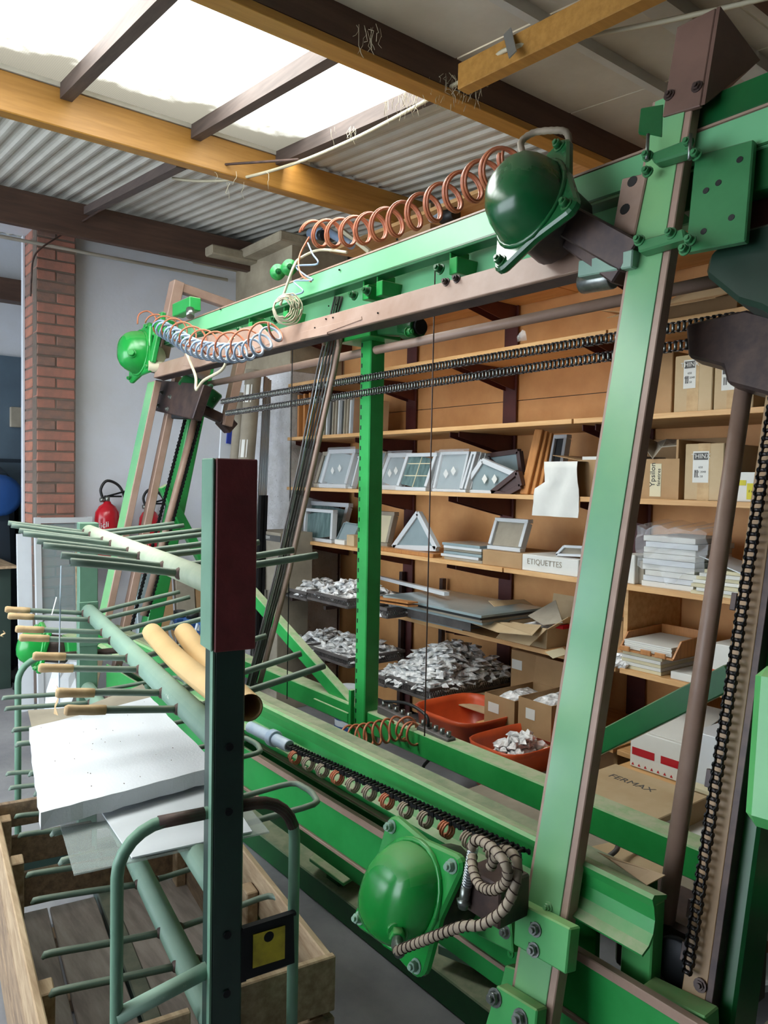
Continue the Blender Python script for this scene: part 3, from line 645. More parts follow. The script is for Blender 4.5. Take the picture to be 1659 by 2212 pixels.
# --- near end: screw rod, drive chain, heavy post
part('screw_rod', MB().cyl(LQ(1622, 735, .16), LQ(1437, 1990, .16), .019, 16), 'brown', label='round brown screw rod')
rc0, rc1 = LQ(1659+22, 800, .10), LQ(1484, 2100, .10)
chain_part('drive_chain', rc1, rc0, .0165, .0085, .019, (1, 0, 0), hgt=.015, mat='dark_iron', roll='chain', label='near vertical roller chain')
sp = part('sprocket', MB().lathe([(0, -.008), (.05, -.008), (.055, -.004), (.055, .004), (.05, .008), (0, .008)], LQ(1468, 2085, .14), (0, 1, 0), 22), 'dark_iron')
xp0, xp1 = LQ(1548, 1600, .12).x, LQ(1602, 1600, .12).x
np_ = part('heavy_post', leanbar((xp0+xp1)/2, .25, 2.45, xp1-xp0, .02, .13), 'brown_pale', .002, label='sandy brown front strip of the heavy near post')
xd1 = LQ(1646, 1800, .15).x-.01
part('heavy_post', leanbar((xp1+xd1)/2-.005, .02, 2.7, xd1-xp1+.02, .10, .20), 'green_dark', .006, label='heavy dark green near post')
obj('post_web', leanbar(xp1+.006, .25, 2.4, .014, .04, .14), 'brown_dark', np_, .001)
bolts([(1513, 2128)], .118, np_, 'brown_dark', .009, .006)
for i, z in enumerate((.62, .70, .95, 1.3, 1.75)): obj('side_lug', leanbar(xp0-.006, z, z+.035, .012, .012, .125), 'brown_dark', np_, .001)
part('post_stop', leanbar(LQ(1560, 2100, .08).x, .33, .55, .022, .02, .08), 'green_leaf', .002)
part('post_stop', MB().beam(LQ(1400, 2145, .1), LQ(1540, 2215, .1), .05, .05), 'green_leaf', .003, label='leaf green sill block at the post foot')
part('dark_drive_box', MB().box(-.98, -.72, 1.42, 1.58, .50, .66), 'brown_dark', .01)
part('drive_motor', MB().cyl(V((-.95, 1.50, .38)), V((-.72, 1.50, .38)), .085, 22), 'green_dark', .004)
part('side_casing', MB().beam(LQ(1738, 1450, .1), LQ(1716, 1800, .1), .14, .12, LN), 'green_leaf', .02, label='bright leaf green casing at the right edge')
# top of the near unit
tp = part('top_bracket', lplate([(1462, 58), (1546, 16), (1512, 228), (1430, 252)], -.045, .012), 'brown_mid', .002, label='tall brown top bracket')
bolts([(1446, 206), (1506, 188)], -.045, tp, 'brown_dark', .009, .008)
pa, pb = LQ(1547, 20, -.045), LQ(1500, 238, -.045)
pc_, pd_ = LQ(1634, 132, .10), LQ(1520, 222, .0)
obj('bracket_side', MB().slab([LQ(1548, 16, -.043), LQ(1514, 228, -.043), LQ(1560, 200, .06), pc_], .008), 'brown_mid', tp)
part('top_cross_arm', hbar(-.98, .5, 2.385, .075, .05, .03), 'green_dark', .003, label='dark green upper cross arm')
part('top_cross_arm', hbar(-.98, .5, 2.21, .10, .04, .03), 'green_dark', .003)
part('polished_shaft', MB().cyl(LQ(1520, 245, .02), LQ(1760, 160, .02), .012, 12), 'steel')
ub = part('clamp_block', lplate([(1382, 232), (1435, 222), (1432, 300), (1376, 288)], -.04, .03), 'green_dark', .004)
ub2 = part('clamp_block', lplate([(1400, 332), (1480, 300), (1500, 325), (1412, 352)], -.07, .03), 'green_dull', .004)
bolts([(1400, 338), (1488, 310), (1505, 335), (1400, 372)], -.07, ub2, 'green_dull', .009, .014)
ub3 = part('clamp_block', lplate([(1374, 520), (1475, 492), (1480, 515), (1378, 545)], -.07, .03), 'green_dull', .004)
bolts([(1382, 520), (1450, 505), (1492, 520), (1480, 540)], -.07, ub3, 'green_dull', .009, .014)
for sgn, x in ((0, 1400), (1, 1492)): part('clamp_rod', MB().tube([LQ(x, 290, -.08), LQ(x-3, 345, -.08)], .004, 8), 'steel')
sp_ = part('side_plate', lplate([(1500, 335), (1628, 300), (1610, 520), (1480, 545)], -.02, .018), 'green_dull', .003, label='drilled green side plate at the top')
holes([(1552, 395), (1525, 412), (1580, 470), (1598, 345), (1520, 500)], -.02, sp_, .007)
bp = part('brown_lug_plate', lplate([(1343, 385), (1398, 372), (1370, 508), (1320, 512)], -.045, .04), 'brown', .003)
holes([(1366, 392), (1350, 452)], -.045, bp, .013)
cs = part('dark_casting', lplate([(1530, 548), (1580, 500), (1690, 470), (1700, 700), (1640, 665), (1590, 650), (1520, 592)], .02, .12), 'green_black', .01, label='heavy dark green casting at the upper right')
part('bearing_carrier', lplate([(1480, 700), (1610, 668), (1690, 690), (1690, 860), (1570, 828), (1560, 790), (1485, 770)], .10, .06), 'brown_dark', .006, label='dark brown bearing carrier with the chain ends')
part('maroon_plate', lplate([(1620, 300), (1700, 280), (1700, 560), (1600, 530)], .05, .02), 'maroon_steel', .003)
# long horizontal chains
for nm, (l, r) in (('upper', ((478, 868), (1600, 684))), ('lower', ((488, 893), (1500, 742)))):
    chain_part('long_chain', P(*l, Y=1.70), P(*r, Y=1.70), .0148, .0075, .024, (0, 0, 1), plate=.002, hgt=.013, label=nm+' long horizontal roller chain')
# thin lifting cables
part('thin_cable', MB().cyl(P(632, 735, Y=1.68), P(620, 1510, Y=1.68), .0024, 6), 'dark_iron', label='thin far lifting cable')
part('thin_cable', MB().cyl(P(940, 575, Y=1.66), P(917, 1590, Y=1.66), .0024, 6), 'rust', label='thin near lifting cable')
# --- far end: chains, rod, motors plate
for px0, px1 in (((400, 905), (275, 1390)), ((440, 880), (318, 1330))):
    chain_part('drive_chain', P(*px1, X=-3.9), P(*px0, X=-3.9), .02, .009, .02, (1, 0, 0), hgt=.014, mat='dark_iron', roll='chain', label='far vertical roller chain')
part('screw_rod', MB().cyl(P(428, 880, X=-3.92), P(310, 1330, X=-3.92), .019, 12), 'brown')
uc = part('carriage_plate', lplate([(335, 820), (440, 830), (415, 905), (328, 885)], .08, .05), 'brown_dark', .004, label='dark brown carriage plate with four screws')
for x, y in ((350, 848), (368, 858), (342, 876), (362, 884)): obj('screw', MB().bolt(LQ(x, y, .08), LN, .009, .01), 'steel', uc)
part('carriage_block', MB().beam(P(380, 885, X=-3.95), P(418, 885, X=-3.8), .06, .10), 'dark_iron', .004)
part('carriage_bracket', MB().beam(P(425, 880, X=-3.85), P(500, 915, X=-3.85), .05, .05).beam(P(498, 905, X=-3.85), P(480, 925, X=-3.85), .07, .08), 'brown_dark', .004)
part('brown_stay', MB().beam(P(536, 700, X=-3.82), P(488, 920, X=-3.82), .06, .05), 'brown', .003, label='brown inclined stay at the far end')
mt = part('carriage_motor', MB().cyl(P(395, 790, X=-3.9), P(440, 800, X=-3.75), .05, 20), 'alu', .002, label='bare metal motor drum on the far carriage')
cb = part('carriage_casting', MB().beam(P(395, 815, X=-3.88), P(470, 870, X=-3.80), .07, .09).beam(P(452, 770, X=-3.8), P(430, 850, X=-3.8), .03, .05).beam(P(388, 775, X=-3.92), P(380, 810, X=-3.92), .04, .03), 'green_dark', .006)
for x, y in ((455, 835), (462, 862), (420, 842)): obj('bolt', MB().bolt(P(x, y, X=-3.78), (.7, -.7, 0), .01, .02), 'green_dark', cb)
hu = part('top_hanger', MB().beam(LP(-4.12, 2.33, -.04), LP(-3.86, 2.33, -.04), .05, .07, LZ).beam(LP(-3.98, 2.15, -.05), LP(-3.98, 2.42, -.05), .05, .025, LN), 'green', .004)
obj('hanger_roller', MB().cyl(LQ(411, 668, -.06), LQ(411, 684, -.06), .02, 14), 'steel', hu)
obj('hanger_box', MB().beam(LQ(384, 672, -.04), LQ(422, 656, -.04), .06, .065), 'green', hu, .004)
for x, y in ((600, 588), (625, 578)):
    w = part('hose_pulley', MB().lathe([(0, -.012), (.032, -.012), (.024, -.004), (.024, .004), (.032, .012), (0, .012)], LQ(x, y, .02), (.95, -.3, 0), 22), 'green', label='small green hose pulley on the top beam')
    obj('axle_nut', MB().bolt(LQ(x, y, .02)+V((.95, -.3, 0))*.012, (.95, -.3, 0), .009, .015), 'green_dark', w)
# --- domed gear housings
def outline(w, h, r=.03, waist=.012, n=5):
    cs_ = [(-w/2+r, h/2-r), (w/2-r, h/2-r), (w/2-r, -h/2+r), (-w/2+r, -h/2+r)]; out = []
    for i, (x, y) in enumerate(cs_):
        for k in range(n):
            a = math.pi-i*math.pi/2-k*math.pi/2/(n-1); out.append((x+r*math.cos(a), y+r*math.sin(a)))
        x2, y2 = cs_[(i+1) % 4]; mx, my = (x+x2)/2, (y+y2)/2; l = math.hypot(mx, my); e = (w/2 if i in (1, 3) else h/2)-waist
        out.append((mx/l*e if abs(mx) > 1e-6 else 0, my/l*e if abs(my) > 1e-6 else 0))
    return out
def housing(c, w, h, rot, mat, nm, depth=.10, back=.10, fitting=True, tilt=V((0, 0, 0)), bt='steel', shear=0):
    n = (LN+tilt).normalized(); xx = V((1, 0, 0)); xx = (xx-n*xx.dot(n)).normalized(); zz_ = n.cross(xx); zz_ = zz_ if zz_.z > 0 else -zz_
    ux = xx*math.cos(rot)+zz_*math.sin(rot); uy = zz_*math.cos(rot)-xx*math.sin(rot); uy = (uy+ux*shear).normalized()
    fl_ = part('gear_housing', MB().prism(outline(w, h), c-n*.024, ux, uy, n*.024), mat, .006, label=nm)
    m = MB(); K = 30; prof = [(1.0, 0), (.985, .012), (.95, .03), (.88, .055), (.76, .078), (.58, .094), (.36, .102), (.15, .105), (.001, .106)]; vs = []
    for r, d in prof:
        for k in range(K):
            a = 2*math.pi*k/K; ca, sa = math.cos(a), math.sin(a); e = 2.35; q = (abs(ca)**e+abs(sa)**e)**(-1/e)
            vs.append(c+ux*(ca*q*w*.395*r+d*.0)+uy*(sa*q*h*.415*r)+n*(d*depth/.106))
    m.add(vs, [(i*K+k, i*K+(k+1) % K, (i+1)*K+(k+1) % K, (i+1)*K+k) for i in range(len(prof)-1) for k in range(K)], True)
    obj('dome', m, mat, fl_)
    m = MB().add([v+n*.004 if False else v for v in []], [])
    rim = [c+ux*(math.cos(2*math.pi*k/28)*w*.42)+uy*(math.sin(2*math.pi*k/28)*h*.435)+n*.001 for k in range(29)]
    obj('rim', MB().tube(rim, .007, 6, False), mat, fl_)
    for sx in (-1, 1):
        for sy in (-1, 1):
            p = c+ux*sx*(w/2-.026)+uy*sy*(h/2-.026); obj('flange_bolt', MB().bolt(p, n, .011, .016), bt, fl_)
    obj('gearbox', MB().cyl(c-n*.024, c-n*(.024+back), min(w, h)*.36, 20), 'brown_dark', fl_, .003)
    if fitting:
        p = c+ux*w*.25-uy*h*.16+n*depth*.62; d = (ux*.75-uy*.15+n*.6).normalized()
        obj('cable_gland', MB().cyl(p-d*.02, p+d*.012, .024, 16).cyl(p+d*.012, p+d*.035, .018, 6), mat, fl_, .002); return fl_, p+d*.035, d
    return fl_
c = LQ(872, 1930, -.17)
h1, gp, gd = housing(c, .262, .292, math.radians(-2), 'green_motor', 'near lower domed green housing with four bolts', depth=.082, back=.14, bt='cart_worn', shear=.2)
obj('elbow', MB().tube(smoothpath([gp, gp+gd*.02, gp+gd*.035+V((0.01, 0, -.0))], 4), .012, 10), 'steel', h1)
e0 = gp+gd*.035
Yc = e0.y
hs = smoothpath([e0, P(990, 2004, Y=Yc+.0), P(1040, 1998, Y=Yc+.01), P(1090, 1962, Y=Yc+.02), P(1114, 1905, Y=Yc+.03), P(1116, 1860, Y=Yc+.04), P(1098, 1838, Y=Yc+.05), P(1076, 1842, Y=Yc+.06), P(1060, 1872, Y=Yc+.07)])
hs2 = smoothpath([P(1018, 1832, Y=Yc+.03), P(1030, 1814, Y=Yc+.03), P(1062, 1830, Y=Yc+.02), P(1092, 1866, Y=Yc+.01), P(1094, 1902, Y=Yc+.02), P(1066, 1922, Y=Yc+.03), P(1036, 1912, Y=Yc+.05), P(1022, 1880, Y=Yc+.07), P(1020, 1850, Y=Yc+.09)])
part('spiral_conduit', MB().tube(hs2, [.009 if i % 3 else .0101 for i in range(len(hs2))], 10), 'conduit', label='second loop of beige spiral conduit')
part('spiral_conduit', MB().tube(hs, [.009 if i % 3 else .0101 for i in range(len(hs))], 10), 'conduit', label='looped beige spiral-wrapped conduit')
for hh in (hs, hs2):
    L_ = sum((b-a).length for a, b in zip(hh, hh[1:])); part('spiral_wrap', MB().tube(helix(hh, .0101, L_/.017, 12), .0011, 4, False), 'rust')
part('hose_spring', MB().tube(helix([P(1022, 1830, Y=1.10), P(1008, 1915, Y=1.10)], .009, 15, 10), .0028, 5), 'alu')
part('hose_end', MB().cyl(P(1008, 1912, Y=1.10), P(1000, 1960, Y=1.10), .011, 10).cyl(P(1001, 1940, Y=1.10), P(1003, 1955, Y=1.10), .015, 6), 'steel')
part('valve_block', MB().box(-1.13, -1.03, 1.11, 1.2, .66, .75), 'brown_dark', .004)
c = LQ(1146, 440, -.15)
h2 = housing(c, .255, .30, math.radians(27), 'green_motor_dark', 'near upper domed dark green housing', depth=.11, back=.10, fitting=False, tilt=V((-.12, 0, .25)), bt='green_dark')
part('housing_arm', MB().beam(LQ(1215, 470, -.08), LQ(1375, 560, -.03), .07, .075).beam(LQ(1235, 520, -.06), LQ(1345, 600, -.03), .05, .04), 'brown_dark', .004, label='dark brown arm holding the upper housing')
part('pale_clamp', MB().beam(LQ(1262, 585, -.04), LQ(1380, 562, -.04), .05, .04), 'cart_worn', .003)
part('cylinder_end', MB().cyl(LQ(1258, 612, .0), LQ(1325, 600, .0), .026, 14), 'steel', .002)
hp = smoothpath([LQ(1135, 345, -.14), LQ(1125, 310, -.12), LQ(1150, 288, -.1), LQ(1190, 282, -.08), LQ(1222, 285, -.06), LQ(1228, 310, -.04), LQ(1212, 335, -.04)])
part('braided_hose', MB().tube(hp, [.0085 if i % 2 else .0097 for i in range(len(hp))], 8), 'conduit', label='braided loop above the upper housing')
c = P(300, 762, X=-4.12)
h3, gp3, gd3 = housing(c, .25, .28, math.radians(14), 'green_motor', 'far upper domed bright green housing', depth=.11, back=.08, tilt=V((.1, 0, -.1)), bt='green')
part('gear_neck', MB().cyl(P(330, 770, X=-4.05), P(345, 765, X=-4.0), .045, 14).cyl(P(320, 790, X=-4.0), P(400, 800, X=-3.95), .03, 12), 'hose_cream', .003)
c = P(82, 1398, X=-4.12)
h4 = housing(c, .20, .23, math.radians(-5), 'green_motor', 'far lower domed green housing at the left edge', depth=.10, back=.12, fitting=False, bt='green')
part('low_cross_arm', MB().beam(P(95, 1400, X=-4.05)+V((0, .1, 0)), LP(-4.05, .70, .05), .10, .10), 'green', .006)
# --- coiled hoses
cp = smoothpath([LQ(672, 506, .02), LQ(760, 500, .03), LQ(850, 478, .03), LQ(930, 445, .03), LQ(1000, 408, .02), LQ(1060, 375, .0), LQ(1115, 338, -.03)])
ch_ = part('air_hose_coil', MB().tube(helix(cp, .055, 12, 24, lambda t: .92+.06*t), .0052, 6), 'copper', label='big copper-coloured coiled air hose over the top beam')
obj('second_strand', MB().tube(helix([p+V((.009, 0, -.001)) for p in cp], .052, 12, 24, lambda t: .92+.06*t, .08), .0046, 6), 'copper', ch_)
obj('third_strand', MB().tube(helix([p+V((-.008, 0, .001)) for p in cp], .053, 12, 24, lambda t: .92+.06*t, -.05), .0046, 6), 'copper', ch_)
bp_ = smoothpath([LQ(345, 708, -.08), LQ(380, 728, -.08), LQ(420, 752, -.08), LQ(470, 762, -.08), LQ(520, 762, -.08), LQ(560, 745, -.08), LQ(598, 712, -.08)])
b1 = part('air_hose_coil', MB().tube(helix(bp_, .038, 20, 18), .0045, 6), 'hose_blue', label='pale blue and white coiled hose at the far end')
obj('white_strand', MB().tube(helix([p+V((.005, 0, .004)) for p in bp_], .036, 20, 18, None, .5), .0048, 6), 'hose_white', b1)
cp2 = smoothpath([LQ(335, 700, -.06), LQ(380, 712, -.07), LQ(430, 735, -.08), LQ(500, 745, -.08), LQ(560, 730, -.08), LQ(605, 700, -.08)])
part('air_hose_coil', MB().tube(helix(cp2, .052, 10, 20), .0045, 6), 'copper', label='loose copper coil wound through the blue hose')
part('hose_loop', MB().tube(smoothpath([P(297, 700, X=-4.1), P(300, 680, X=-4.1), P(318, 672, X=-4.1), P(335, 684, X=-4.08), P(340, 705, X=-4.05)]), .0045, 6), 'copper')
hb = LQ(622, 668, -.075); lo_ = MB()
for i in range(7):
    r = .056-.004*i; lo_.tube([hb+V((math.cos(a)*r*.62+random.uniform(-.002, .002), math.cos(a)*r*.78-.004*i, math.sin(a)*r*1.05))+V((random.uniform(-.004, .004), 0, random.uniform(-.004, .004))) for a in [2*math.pi*j/20 for j in range(21)]], .003, 6)
part('cable_hank', lo_, 'hose_cream', label='hank of cream cable hung on the brown beam')
part('cream_cable', MB().tube(smoothpath([LQ(605, 660, -.05), LQ(622, 610, -.05), LQ(635, 575, -.04), LQ(648, 558, .0), LQ(690, 540, .03), LQ(750, 545, .05)]), .0055, 6), 'hose_cream')
part('cream_cable', MB().tube(smoothpath([LQ(398, 752, -.07), LQ(412, 785, -.07), LQ(423, 815, -.07), LQ(424, 842, -.07), LQ(440, 822, -.07), LQ(478, 800, -.07), LQ(490, 775, -.07), LQ(496, 740, -.07), LQ(505, 728, -.07)]), .007, 6), 'hose_cream', label='V-shaped cream cable at the far carriage')
part('blue_hose', MB().tube(smoothpath([LQ(665, 525, -.01), LQ(675, 548, -.02), LQ(686, 570, -.03), LQ(640, 575, -.03), LQ(660, 595, -.03), LQ(675, 605, -.03), LQ(635, 608, -.04), LQ(655, 630, -.04), LQ(625, 640, -.04), LQ(622, 655, -.04)]), .0035, 6), 'hose_blue')
part('copper_tail', MB().tube(smoothpath([LQ(668, 512, -.0), LQ(650, 545, -.02), LQ(645, 570, -.03), LQ(652, 595, -.03), LQ(672, 608, -.03)]), .004, 6), 'copper')
lc = smoothpath([P(752, 1592, Y=1.70), P(790, 1588, Y=1.72), P(830, 1580, Y=1.75), P(870, 1572, Y=1.78), P(885, 1582, Y=1.78)])
part('air_hose_coil', MB().tube(helix(lc, .042, 8, 20), .0048, 6), 'copper', label='small copper coil behind the gutter beam')
part('air_hose_coil', MB().tube(helix([P(885, 1585, Y=1.78), P(900, 1585, Y=1.78)], .04, 1.2, 20), .0048, 6), 'copper')
# valve terminals on the rear rail
for (x, y) in ((855, 1548), (940, 1590)):
    v0 = P(x-32, y-18, Y=1.83); v1 = P(x+36, y+14, Y=1.83); vb = part('valve_terminal', MB().beam(v0, v1, .04, .03), 'grey_plastic', .003, label='grey valve terminal on the rear rail')
    for i in range(5):
        p = v0.lerp(v1, (i+.5)/5); obj('terminal_knob', MB().cyl(p+V((0, 0, .012)), p+V((0, 0, .034)), .009, 8), 'steel', vb)
for a_ in (((935, 1605), (905, 1625), (870, 1612), (900, 1612)), ((965, 1608), (940, 1630), (915, 1655), (918, 1670)), ((830, 1515), (880, 1520), (920, 1545), (925, 1570))):
    part('black_hose', MB().tube(smoothpath([P(x, y, Y=1.82) for x, y in a_]), .006, 6), 'rubber')
# long thin profiles threaded down through the machine
for i in range(5):
    dx = i*7.0
    o = obj('long_profile', MB().tube([P(724+dx*.7, 640, Y=1.66+.012*i), P(685+dx, 800, Y=1.64+.012*i), P(646+dx*.8, 1000, Y=1.60+.012*i), P(594+dx*.7, 1240, Y=1.56+.012*i), P(531+dx*.6, 1490, Y=1.50+.012*i)], .0055, 4), ['grey_plastic', 'alu', 'print_dark', 'grey_plastic', 'steel'][i]); tag(o, nth[i]+' from the left of five slender bent profiles leaning through the press', 'profile', 'slender bent profiles')
o = obj('brown_profile', MB().tube([P(752, 640, Y=1.72), P(722, 800, Y=1.70), P(678, 1000, Y=1.66), P(623, 1240, Y=1.62), P(556, 1495, Y=1.56)], .014, 4), 'brown'); tag(o, 'brown strip leaning just right of the slender bent profiles', 'profile')
obj('profile_hook', MB().tube(smoothpath([P(700, 745, Y=1.64), P(698, 725, Y=1.62), P(710, 718, Y=1.62), P(728, 722, Y=1.64), P(732, 748, Y=1.66)]), .008, 6), 'brown', mach)
# ================================================================== PIN RACK TROLLEY
_v = P(-116, 1020, X=-3.0); _v.z = 0
CD = V(_v).normalized(); CE = V((-CD.y, CD.x, 0)); CE = CE if CE.y > 0 else -CE
def CP(al, lat, z): return CD*al+CE*lat+V((0, 0, z))
SO = .484; A0, A1 = 1.48, 3.21; LEV = [1.331, 1.018, .708, .413]
cart = thing('rack_trolley', 'green rack trolley with rows of welded pins on four long tubes', 'trolley', CP(2.3, SO, 0))
def cpart(name, mb, mat, bev=0, par=None, label=None): return obj(name, mb, mat, par or cart, bev, label)
# near post, its pale channel and maroon pad
npst = cpart('post', MB().beam(CP(A0, SO, .03), CP(A0, SO, 1.31), .062, .064, CE), 'cart_dark', .004, label='near dark green post')
obj('pale_edge', MB().beam(CP(A0-.022, SO-.033, .03), CP(A0-.022, SO-.033, 1.27), .018, .004, CE), 'cart_green', npst)
for z in (.52, .64, .89, 1.02): obj('bolt_hole', MB().cyl(CP(A0-.033, SO+.0, z), CP(A0-.0345, SO, z), .008, 12), 'dark_iron', npst)
ch2 = cpart('end_channel', MB().beam(CP(A0-.006, SO-.040, 1.215), CP(A0-.006, SO-.040, 1.588), .070, .006, CE).beam(CP(A0-.004, SO+.0, 1.215), CP(A0-.004, SO+.0, 1.588), .060, .074, CE), 'cart_green', .002, label='pale green upper channel of the near post')
obj('maroon_pad', MB().beam(CP(A0-.040, SO+.006, 1.213), CP(A0-.040, SO+.006, 1.588), .008, .083, CE).beam(CP(A0-.0, SO+.044, 1.213), CP(A0-.0, SO+.044, 1.588), .075, .01, CE), 'maroon', ch2, .002)
# far post with bolted collars
fpst = cpart('post', MB().beam(CP(A1, SO, .03), CP(A1, SO, 1.36), .06, .07, CE), 'cart_green', .003, label='far green post with round bolts')
for z0, z1 in ((1.33, 1.365), (.88, 1.055), (.58, .70)): obj('collar', MB().beam(CP(A1-.004, SO, z0), CP(A1-.004, SO, z1), .066, .072, CE), 'cart_green', fpst, .002)
for z in (1.335, 1.035, .685): obj('round_bolt', MB().cyl(CP(A1-.037, SO, z), CP(A1-.042, SO, z), .013, 12), 'rust', fpst)
for a in (A0, A1): cpart('base_crossbar', MB().beam(CP(a, SO-.3, .05), CP(a, SO+.3, .05), .05, .05), 'cart_dark', .004)
cpart('base_rail', MB().beam(CP(A0, SO, .05), CP(A1, SO, .05), .05, .05), 'cart_dark', .004)
for a in (A0+.06, A1-.06):
    for s in (-.29, .29):
        w = cpart('castor', MB().cyl(CP(a, SO+s-.014, .034), CP(a, SO+s+.014, .034), .034, 18), 'rubber', .003)
# four long tubes with their pins
mats = ['cart_pale', 'cart_worn', 'cart_worn', 'cart_worn']
pinmat = ['rod', 'rod', 'rod', 'rod']; cen = [3.06, 2.65, 2.23, 1.82]
for li, z in enumerate(LEV):
    sp_ = cpart('long_tube', MB().cyl(CP(A0+.03, SO, z), CP(A1-.03, SO, z), .0285 if li else .027, 18), mats[li], label=['flaking pale top tube', 'worn green second tube', None, None][li])
    tl = [math.radians(8.5), math.radians(7), math.radians(3.0), math.radians(5)][li]
    for ci, c_ in enumerate(cen):
        for sgn in (-1, 1):
            tips = []
            for k_ in (-1, 1):
                al = c_+k_*.075; ln = ([.268, .262, .248, .236][ci] if li < 3 else .255) if sgn < 0 else ([.30, .33, .30, .24][li]); tl = math.radians([8.5, 7, 3, 5][li] if sgn < 0 else [6.0, 11, 4, 5][li])
                b0 = CP(al, SO+sgn*.022, z); tp_ = CP(al, SO+sgn*(.022+ln*math.cos(tl)), z+ln*math.sin(tl))
                pts = [b0, b0.lerp(tp_, .5)+V((0, 0, random.uniform(-.003, .002))), tp_]
                if li >= 2 and sgn < 0: pts += [tp_+CE*(-.012)+V((0, 0, -.004))]
                if li >= 2 and sgn > 0:
                    tips.append((b0, tp_)); continue
                pn = obj('pin', MB().tube(smoothpath(pts, 3), .0088, 8), 'rod', sp_)
                if li == 0 and sgn < 0 and k_ < 0: obj('pin_mouth', MB().cyl(tp_-CE*.0005*sgn*-1, tp_+CE*.0012*sgn, .0055, 8), 'dark_iron', sp_)
                if li == 1 and sgn < 0:
                    d = (tp_-b0).normalized(); obj('masking_tape', MB().tube([tp_-d*.075, tp_-d*.05, tp_-d*.02, tp_+d*.004, tp_+d*.01], [.0108, .0118, .011, .0125, .009], 8), 'tape', sp_)
            if tips:
                (b0, t0), (b1, t1) = tips; m_ = (t0+t1)/2+CE*.022
                pts = [b0, b0.lerp(t0, .6), t0, t0.lerp(m_, .55)+CE*.010, m_+CE*.004, t1.lerp(m_, .55)+CE*.010, t1, b1.lerp(t1, .6), b1]
                obj('looped_pin', MB().tube(smoothpath(pts, 3), .0080, 8), 'rod', sp_)
            for k_ in (-1, 1): obj('weld', MB().lathe([(.015, 0), (.012, .006), (.007, .010)], CP(c_+k_*.075, SO+sgn*.024, z), CE*sgn, 8), 'rust', sp_)
# strips of loose tape
for (x, y, l_, dx) in ((122, 1480, 62, -6), (160, 1575, 30, 5), (6, 1362, 12, -6)):
    a = P(x, y, X=-2.5 if x > 100 else -2.9); b = P(x+dx, y+l_, X=-2.5 if x > 100 else -2.9)
    cpart('tape_strip', MB().grid([[a, a+CD*-.028+V((.01, 0, 0))], [a.lerp(b, .35)+CE*.01, a.lerp(b, .35)+CD*-.028+CE*.01], [a.lerp(b, .7), a.lerp(b, .7)+CD*-.026], [b, b+CD*-.024+CE*.01]], (0, .0006, 0)), 'tape')
cpart('hanging_string', MB().tube([P(132, 1222, X=-2.35), P(130, 1320, X=-2.35), P(128, 1420, X=-2.35), P(128, 1520, X=-2.35)], .002, 5), 'hose_white')
cpart('string_tag', MB().beam(P(122, 1290, X=-2.35), P(112, 1328, X=-2.35), .018, .001, CE), 'paper')
# push handles, near and far
def hoop(al, l0, l1, zt, name, mid=None, r=.0122):
    R = .09; pts = []
    for lat, s in ((l0, -1), (l1, 1)):
        arc = [CP(al, lat, .08), CP(al, lat, zt-.3), CP(al, lat, zt-R)]+[CP(al, lat-s*R*(1-math.cos(a)), zt-R+R*math.sin(a)) for a in [math.radians(15*j) for j in range(1, 6)]]+[CP(al, lat-s*R, zt)]
        pts.append(arc)
    path = pts[0]+pts[1][::-1]; hp_ = cpart('push_handle', MB().tube(path, r, 12), 'cart_green', label=name)
    obj('rusty_bend', MB().tube([CP(al, SO+.03, zt)]+pts[1][::-1][:6], r*1.03, 12).tube([CP(al, SO-.04, zt), CP(al, SO-.13, zt)], r*1.03, 12), 'rust', hp_)
    return hp_
nh = hoop(A0, .278, .640, .882, 'near bent tube handle, rusty on top')
fh_ = hoop(A1, .235, .72, .845, 'far bent tube handle')
cpart('handle_crossbar', MB().tube([CP(A0, .278, .52), CP(A0, SO-.03, .56)], .016, 12), 'cart_worn')
# label holder with yellow card
c = CP(A0-.02, .575, .585)
lh = cpart('label_holder', MB().beam(c-CE*.058+V((0, 0, .0)), c+CE*.058+V((0, 0, .004)), .006, .115), 'dark_iron', .001, label='black label holder on the near handle')
obj('yellow_label', MB().beam(c-CE*.034-CD*.0042, c+CE*.036-CD*.0042, .002, .07), 'yellow', lh)
obj('holder_rim', MB().beam(c-CE*.058+V((0, 0, .055))-CD*.006, c+CE*.058+V((0, 0, .058))-CD*.006, .012, .006).beam(c-CE*.055+V((0, 0, -.055))-CD*.006, c-CE*.055+V((0, 0, .055))-CD*.006, .006, .012, CE), 'dark_iron', lh)
obj('dark_smudge', MB().lathe([(0, 0), (.011, 0)], c-CD*.0056+V((0, 0, .022)), -CD, 14), 'dark_iron', lh)
